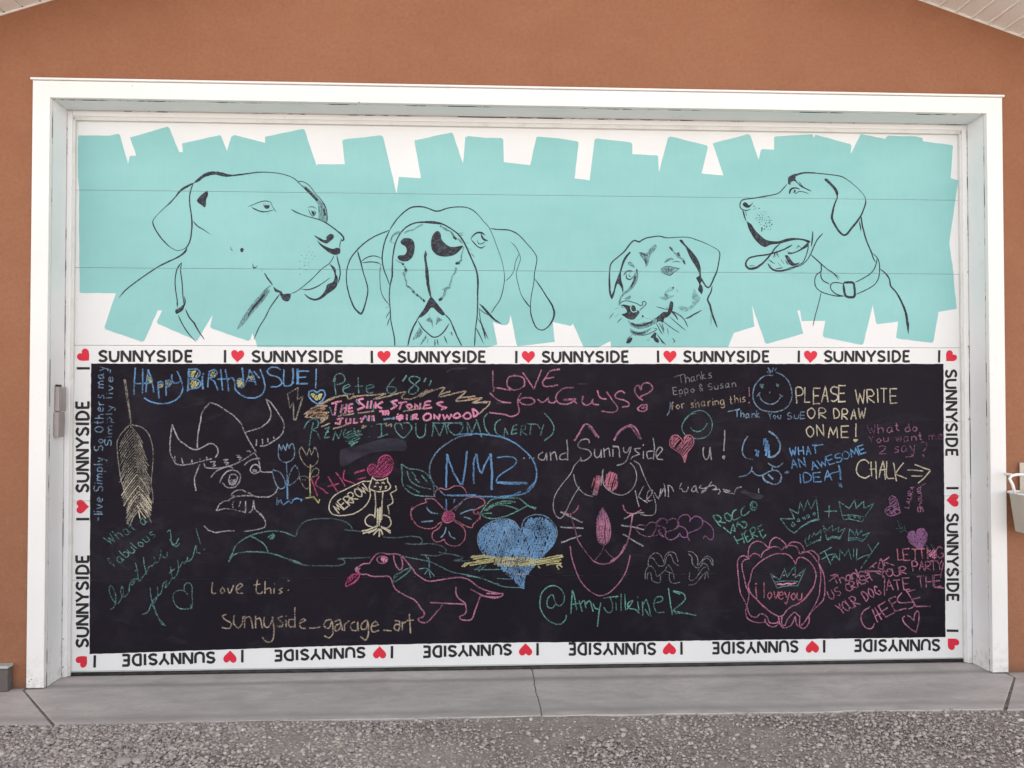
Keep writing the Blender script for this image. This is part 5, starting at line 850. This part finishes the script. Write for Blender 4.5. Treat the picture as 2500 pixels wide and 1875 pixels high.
a = C('chalk_crowns', 'green chalk crowns, two large and three small, joined by a plus')
a.S('k9', 'cteal', 2.6, '!1240,585 1430,590 1410,530 1365,455 1480,520 1510,360 1555,480 1605,340 1655,465 1725,310 1755,590|!1240,585 1340,720 1430,785|!1430,780 1520,700 1640,630 1770,595|!1440,770 1530,690 1650,615 1760,585|!1385,670 1410,635 1440,670 1410,695 1385,670|!1465,620 1485,580 1505,620 1465,620|1555,590 1540,570 1565,560 1580,590 1555,590|1590,560 1610,530 1635,560 1610,580 1590,560|1680,520 1700,500 1715,520 1695,545 1680,520|!1900,405 1895,575|!1830,490 2005,485')
a.S('k10', 'cteal', 2.6, '!480,685 620,780 695,665 715,780 815,680 820,780 955,710 790,960 620,920 540,935 480,685|!540,870 680,870 830,895|!600,880 615,905 640,890 620,875 600,880|!680,885 700,905 715,885|!740,900 770,920 785,895 745,890|!20,1215 45,1180 70,1200 90,1140 120,1160 150,1110 170,1140 240,1070 235,1190 55,1290 20,1215|!60,1270 240,1190|!50,1250 240,1210|!265,1010 320,1075 390,1010 400,1080 480,1030 470,1100 565,1045 490,1190 400,1170 325,1205 265,1010|!330,1185 400,1155 500,1170|!625,1055 610,1215 720,1195 800,1225 905,1095 800,1150 790,1075 735,1140 720,1065 700,1140 625,1055|!620,1180 720,1175 810,1200')
a.done(ART)
a = C('chalk_writing', 'teal chalk word FAMILY with a long tailed Y')
a.S('k10', 'cteal', 2.5, '!215,1395 385,1300|!285,1345 375,1545|!245,1470 340,1410 410,1395|!380,1490 430,1390 480,1480|!390,1440 450,1430|!490,1485 495,1340 560,1420 610,1325 650,1475|!680,1320 680,1450|!725,1320 715,1475 800,1430 900,1400|!875,1260 930,1370|!1020,1240 900,1410 770,1600'); a.done(ART)
a = C('chalk_heart', 'scalloped pink chalk heart frame with a crown and i love you')
a.S('k11', 'cpink', 2.8, '''375,350 310,310 250,330 220,400 225,520 240,680 260,820 310,910 345,975 370,880 375,820 335,720 310,600 285,500 280,420 310,370 385,350|365,340 370,230 410,150 490,115 570,140 625,200 640,210 670,110 740,65 810,100 870,160 875,210 930,140 1000,125 1070,150 1115,210 1120,240|385,330 430,285 500,295 540,330 560,270 630,220|540,300 600,240 700,190 780,200 815,240 850,200 930,175 1010,190 1050,250 1055,285 1130,265 1220,240 1290,290 1320,340 1310,410
|1080,265 1180,265 1250,330 1310,410 1360,500 1390,600 1400,740 1380,900 1310,980 1220,1070 1180,1120|1320,430 1345,550 1330,750 1310,880 1250,1000 1190,1100|1000,425 970,360 900,295 820,285 720,290 620,335 520,400 430,490 405,560 390,640 365,715 400,820 480,900 560,980 680,1080 780,1130 830,1120 900,1030 960,990 1060,950 1140,880 1210,790 1260,690 1280,560 1250,470 1180,380 1100,335 1040,340 1000,425
|345,975 330,1060 350,1150 430,1200 530,1215 590,1200 590,1150|350,990 370,1080 410,1130 480,1140 520,1100 580,1100 630,1160 650,1210 710,1225 770,1200 775,1130|590,1190 640,1250 710,1270 760,1240 785,1150 790,1230 840,1280 920,1265 970,1210 1000,1130 1010,1220 1050,1270 1060,1120|820,1130 820,1240 860,1250 900,1160 990,1075 1050,1130|1060,1270 1110,1295 1160,1260 1190,1180 1175,1130 1130,1200 1060,1270''')
a.S('k11', 'cred', 3.6, '480,905 560,985 680,1080|1000,985 1090,920 1180,820 1240,730|345,975 335,1040')
a.S('k11', 'cteal', 2.4, '!665,550 790,640 855,490 890,600 995,440 1000,610 1140,480 1030,715 900,715 750,745 665,550|!730,665 880,650 1040,660'); a.S('k11', 'chot', 2.6, '700,590 720,600|840,580 860,575|960,570 985,570|1055,580 1070,575|750,700 800,690 850,700 900,680 950,690 1010,680|760,690 820,705 880,685 940,700 1000,675')
a.S('k11', 'cred', 3, '460,685,4 480,695|470,730 475,830 485,910|575,670 580,780 580,885'); a.T('k11', 'cred', 3, 'oveyou', (620, 895), (1080, 910), 160, gap=.14); a.done(ART)
a = C('chalk_heart', 'two small leaning purple chalk hearts with names beside them')
a.S('k10', 'cpurp', 2.9, '1160,640 1200,610 1250,640 1280,720 1300,800 1310,830 1200,875 1130,860 1100,810 1130,770 1200,750 1250,790 1290,800|1180,740 1160,680 1160,640|1110,830 1150,790 1200,850 1230,770'); a.hatch('k10', 'cviolet', 3, 40, 4, '1170,640 1240,640 1270,780 1190,740|1120,800 1230,760 1250,840 1150,850')
a.T('k10', 'cpurp', 2.4, 'LAURA', (1425, 780), (1500, 490), 60, gap=.25); a.T('k10', 'cpurp', 2.6, 'Shaun', (1625, 830), (1580, 500), 75, gap=.15); a.S('k10', 'cpurp', 2.5, '1535,560 1580,530 1590,480 1655,440'); a.done(ART)
a = C('chalk_heart', 'filled violet chalk heart pierced by a thin arrow')
V = '1600,1320 1500,1290 1430,1220 1410,1150 1440,1095 1500,1090 1530,1130 1540,1070 1600,1050 1650,1080 1670,1150 1650,1240'
a.hatch('k10', 'cviolet', 4.2, 50, 3.6, V); a.hatch('k10', 'cviolet', 3.4, 110, 5, V); a.S('k10', 'cpurp', 2.4, '@'+V); a.S('k10', 'cfaint', 2.4, '!1270,935 1300,1030 1420,1110|!1250,1050 1350,1055|!1310,975 1335,1045|!1355,1000 1375,1060|!1300,1100 1380,1075|!1650,1270 1700,1320|!1710,1250 1750,1310'); a.done(ART)
a = C('chalk_writing', 'pink chalk words Thanks for letting us crash your party, your dog ate the cheese')
a.T('k12', 'cpink', 2.7, 'Thanks', (415, 700), (900, 560), 120, tilt=-.1, gap=.12); a.S('k12', 'cpink', 2.7, '!345,660 470,565'); a.S('k12', 'cpink', 2.7, '!870,520 1150,520|!760,525 850,520|980,540 1090,590 1095,700 1095,850|!890,480 990,400|!930,450 960,470|1010,480 1050,350 1080,490 1010,480|!1090,370 1100,450|1090,380 1160,330|!1100,400 1230,440')
a.T('k12', 'cred', 2.9, 'LETTING', (1270, 380), (1880, 345), 150, gap=.1); a.hatch('k12', 'chot', 2.8, 40, 4, '1690,240 1790,230 1780,340 1690,320', keep=.8); a.T('k12', 'cpink', 2.7, 'US', (370, 900), (510, 830), 120); a.T('k12', 'cpink', 2.6, 'CRASH', (600, 800), (930, 640), 110, tilt=-.1, gap=.12); a.T('k12', 'cpink', 2.7, 'YOUR', (1040, 620), (1400, 560), 110, gap=.12)
a.T('k12', 'cpink', 2.7, 'PARTY', (1480, 520), (1880, 500), 130, gap=.1); a.S('k12', 'cred', 3, '!1890,400 1850,610'); a.T('k12', 'cpink', 2.8, 'YOUR', (520, 1100), (770, 960), 150, tilt=-.2, gap=.05); a.T('k12', 'cpink', 2.8, 'DOG', (850, 920), (1050, 830), 140, tilt=-.1); a.T('k12', 'cpink', 2.8, 'ATE THE', (1130, 790), (1860, 720), 150, gap=.12); a.S('k12', 'cpink', 2.8, '!1750,735 1905,748')
a.S('k12', 'cpink', 3, '905,1000 820,1050 780,1130 795,1220 860,1290 930,1290 960,1220|!930,1030 1005,1215|!965,1010 1060,1175|!970,1120 1050,1090|!1010,985 1110,1140|!1010,985 1110,930|!1060,1060 1140,1010|!1110,1140 1230,1080|!1150,900 1240,1060|!1150,900 1250,860|!1200,960 1260,930|!1240,1060 1390,1020|1330,810 1270,890 1290,940 1400,945 1490,940 1490,990 1420,1030|!1385,770 1520,995|!1400,800 1510,770|!1460,900 1580,870|!1520,995 1715,992')
a.done(ART)
a = C('chalk_heart', 'narrow pink chalk heart outline in the lower right corner of the board')
a.S('k12', 'cpink', 3.2, '1490,1190 1500,1110 1535,1055 1560,1080 1555,1200 1520,1355|1525,1345 1440,1290 1360,1210 1340,1150 1370,1125|1400,1115 1440,1135 1480,1175'); a.done(ART)
# ------------------------------------------------------------------ things on the wall
lb = empty('latch_box', 'long narrow mauve-grey two-piece metal box fixed to the left jamb beside the chalkboard', 'latch box', (-2.7035, .10, 1.54))
def LB(name, bm, m, label=None):
    bmesh.ops.translate(bm, verts=bm.verts, vec=(2.7035, -.10, -1.54)); return mesh(name, bm, m, lb, label)
bm = bmesh.new(); box(bm, -2.7030, -2.679, .075, .160, 1.540, 1.680, .006, 2); LB('upper_housing', bm, M['latch'])
bm = bmesh.new(); box(bm, -2.7030, -2.676, .066, .142, 1.392, 1.535, .007, 2); LB('lower_cover', bm, M['latch'])
bm = bmesh.new(); box(bm, -2.7030, -2.684, .078, .118, 1.680, 1.692, .003, 1); LB('top_cap', bm, M['rubber'])
for k in range(6):
    if k == 0: bm = bmesh.new(); box(bm, -2.6765, -2.6745, .110, .138, 1.462, 1.4655); rib = LB('grip_rib', bm, M['latch']); o = rib
    else: o = rib.copy(); link(o, lb); o.location.z = k*.008

vb = empty('base_block', 'low dark block with pale metal cap at the wall foot, far left', 'block', (-2.99, 0, 0))
bm = bmesh.new(); box(bm, -.30, .105, -.035, .018, 0.002, .128, .004); mesh('block', bm, M['block'], vb)
bm = bmesh.new(); box(bm, -.31, .108, -.042, .0185, .130, .144, .002); mesh('cap', bm, M['cap'], vb)

bk = empty('chalk_pail', 'beige tapered pail with a white rim hanging from a white rail right of the door', 'pail', (2.902, -.10, .84))
def ringpts(cx, cy, z, rx, ry, n=40): return [(cx+rx*math.cos(2*math.pi*k/n), cy+ry*math.sin(2*math.pi*k/n), z) for k in range(n)]
bm = bmesh.new(); prev = None; N = 48
prof = [(.083, .0, 1), (.088, .004, 1), (.112, .215, 1), (.116, .222, 1), (.110, .222, 1), (.085, .006, 1)]
def sq(t, r):                       # rounded-square section
    c, s = math.cos(t), math.sin(t); e = .62; return (r*math.copysign(abs(c)**e, c), r*.92*math.copysign(abs(s)**e, s))
rings = [[bm.verts.new((*sq(2*math.pi*k/N, r), z)) for k in range(N)] for r, z, _ in prof]
for A, B in zip(rings, rings[1:]):
    for k in range(N): bm.faces.new((A[k], A[(k+1) % N], B[(k+1) % N], B[k]))
bm.faces.new(rings[0][::-1]); bm.faces.new(rings[-1]); bmesh.ops.recalc_face_normals(bm, faces=bm.faces); mesh('body', bm, M['pail'], bk, smooth=True)
bm = bmesh.new(); tube(bm, [(*sq(2*math.pi*k/N, .117), .226) for k in range(N)], .0065, 10, close=True); mesh('rim', bm, M['enamel'], bk, smooth=True)
bm = bmesh.new(); box(bm, -.016, .062, .098, .104, .20, .395, .002); mesh('hook_plate', bm, M['pail'], bk)
rl = empty('wall_rail', 'white curved metal rail the beige pail hangs from', 'rail', (2.885, 0, 1.14))
bm = bmesh.new(); tube(bm, [(-.118, -.132, -.072), (-.128, -.125, -.02), (-.136, -.11, .012), (-.120, -.105, .028), (-.09, -.102, .034), (.0, -.10, .036), (.3, -.10, .036), (.5, -.10, .036), (.53, -.09, .036), (.545, -.05, .036), (.545, .016, .036)], .0085, 12); mesh('bar', bm, M['enamel'], rl, smooth=True)
bm = bmesh.new(); tube(bm, [(-.09, -.102, .030), (-.09, -.05, .030), (-.09, .016, .030)], .007, 10); mesh('wall_bracket', bm, M['enamel'], rl, smooth=True)

# ------------------------------------------------------------------ gravel: real stones
def stone_mesh(n, area, smin, smax, seed, dens=None):
    import numpy as np
    rg = np.random.default_rng(seed)
    ib = bmesh.new(); bmesh.ops.create_icosphere(ib, subdivisions=1, radius=1); ib.verts.ensure_lookup_table()
    bv = np.array([v.co[:] for v in ib.verts]); bf = np.array([[v.index for v in f.verts] for f in ib.faces]); ib.free()
    x0, x1, y0, y1 = area; V = []; Fc = []; k = 0; nv = len(bv)
    x = rg.uniform(x0, x1, n*3); y = rg.uniform(y0, y1, n*3)
    if dens is not None:
        keep = rg.uniform(0, 1, n*3) < dens(x, y); x, y = x[keep][:n], y[keep][:n]
    else: x, y = x[:n], y[:n]
    m = len(x); s = smin*(smax/smin)**(rg.uniform(0, 1, m)**1.9)
    sh = rg.uniform(.62, 1.3, (m, nv, 1))
    pts = bv[None]*sh*(s[:, None, None]*np.stack([rg.uniform(.8, 1.35, m), rg.uniform(.7, 1.1, m), rg.uniform(.42, .8, m)], 1)[:, None, :])
    a, b = rg.uniform(0, 6.28, m), rg.normal(0, .35, m); ca, sa, cb, sb = np.cos(a), np.sin(a), np.cos(b), np.sin(b)
    X, Y, Z = pts[..., 0], pts[..., 1], pts[..., 2]
    X, Z = X*cb[:, None]-Z*sb[:, None], X*sb[:, None]+Z*cb[:, None]
    X, Y = X*ca[:, None]-Y*sa[:, None], X*sa[:, None]+Y*ca[:, None]
    z = -.009+rg.uniform(-.05, .55, m)*s+(0 if dens is None else np.clip((-1.1-x)/.9, 0, 1)*rg.uniform(0, .008, m))
    P3 = np.stack([X+x[:, None], Y+y[:, None], Z+z[:, None]], 2).reshape(-1, 3)
    F3 = (bf[None]+(np.arange(m)*nv)[:, None, None]).reshape(-1, 3)
    me = bpy.data.meshes.new('gravel'); me.vertices.add(len(P3)); me.vertices.foreach_set('co', P3.astype('f').ravel())
    me.loops.add(len(F3)*3); me.loops.foreach_set('vertex_index', F3.astype('i').ravel()); me.polygons.add(len(F3))
    me.polygons.foreach_set('loop_start', (np.arange(len(F3))*3).astype('i')); me.polygons.foreach_set('loop_total', np.full(len(F3), 3, 'i'))
    me.update(calc_edges=True); me.validate(); me.materials.append(M['stone']); return me
import numpy as np
def dens(x, y):
    n = .5+.28*np.sin(x*1.9+1.1)*np.cos(y*5.1+x*.7)+.22*np.sin(x*5.3-y*4.1+2)+.12*np.sin(x*11+y*9)
    left = np.clip((-1.1-x)/.9, 0, 1)
    d = np.clip(n*.85, .10, .9); d = d*(1-left)+left*1.0
    edge = np.clip((-.50-y)/.03, 0, 1)
    return d*np.where(y > -.52, edge, 1)
for i, (n, ar, a0, a1) in enumerate(((30000, (-3.0, 3.0, -1.5, -.515), .0038, .0098), (11000, (-3.0, -.7, -1.5, -.525), .0070, .0142), (4200, (-3.0, 3.0, -1.5, -.53), .008, .0155), (14000, (-5, 5, -3.8, -1.4), .006, .018), (4000, (-5, -2.7, -1.5, -.55), .006, .017), (4000, (2.7, 5, -1.5, -.55), .006, .017))):
    o = bpy.data.objects.new('gravel', stone_mesh(n, ar, a0, a1, 11+i, dens)); link(o); o['kind'] = 'stuff'
# dust and crumbs on the apron
me = stone_mesh(260, (-2.7, 2.8, -.50, .19), .0012, .0042, 77)
o = bpy.data.objects.new('grit', me); link(o); o['kind'] = 'stuff'; o.location.z = .0065
def rock(px, py, size, label, seed, flat=.6):
    random.seed(seed); p = onZ(px, py, size*.4); bm = bmesh.new(); bmesh.ops.create_icosphere(bm, subdivisions=2, radius=1)
    for v in bm.verts:
        v.co *= random.uniform(.86, 1.12); v.co.x *= size*1.15; v.co.y *= size*.85; v.co.z *= size*flat
    o = mesh('stone', bm, M['rock'], label=label, cat='stone'); o['group'] = 'larger stones lying in the gravel'; o.location = (p.x, p.y, size*flat*.55); o.rotation_euler = (0, 0, random.uniform(0, 3)); return o
rock(299, 1858, .030, 'largest rounded grey stone in the gravel at the lower left', 1); rock(338, 1852, .030, 'pale flat stone just right of the largest stone in the gravel', 2, .5)
rock(857, 1826, .023, 'flat smooth grey stone alone on bare gravel before the left half of the door', 3, .35); rock(1181, 1817, .013, 'dark brown stone in the gravel left of the centre joint', 4); rock(1163, 1867, .011, 'white pebble near the bottom centre of the gravel', 5)
rock(1616, 1777, .012, 'dark oval stone in the gravel right of the centre joint', 6); rock(2116, 1797, .011, 'pale pebble on bare gravel toward the right', 7); rock(2323, 1731.5, .009, 'white pebble lying on the front edge of the concrete at right', 8)
SC.render.resolution_x, SC.render.resolution_y = 1024, 768
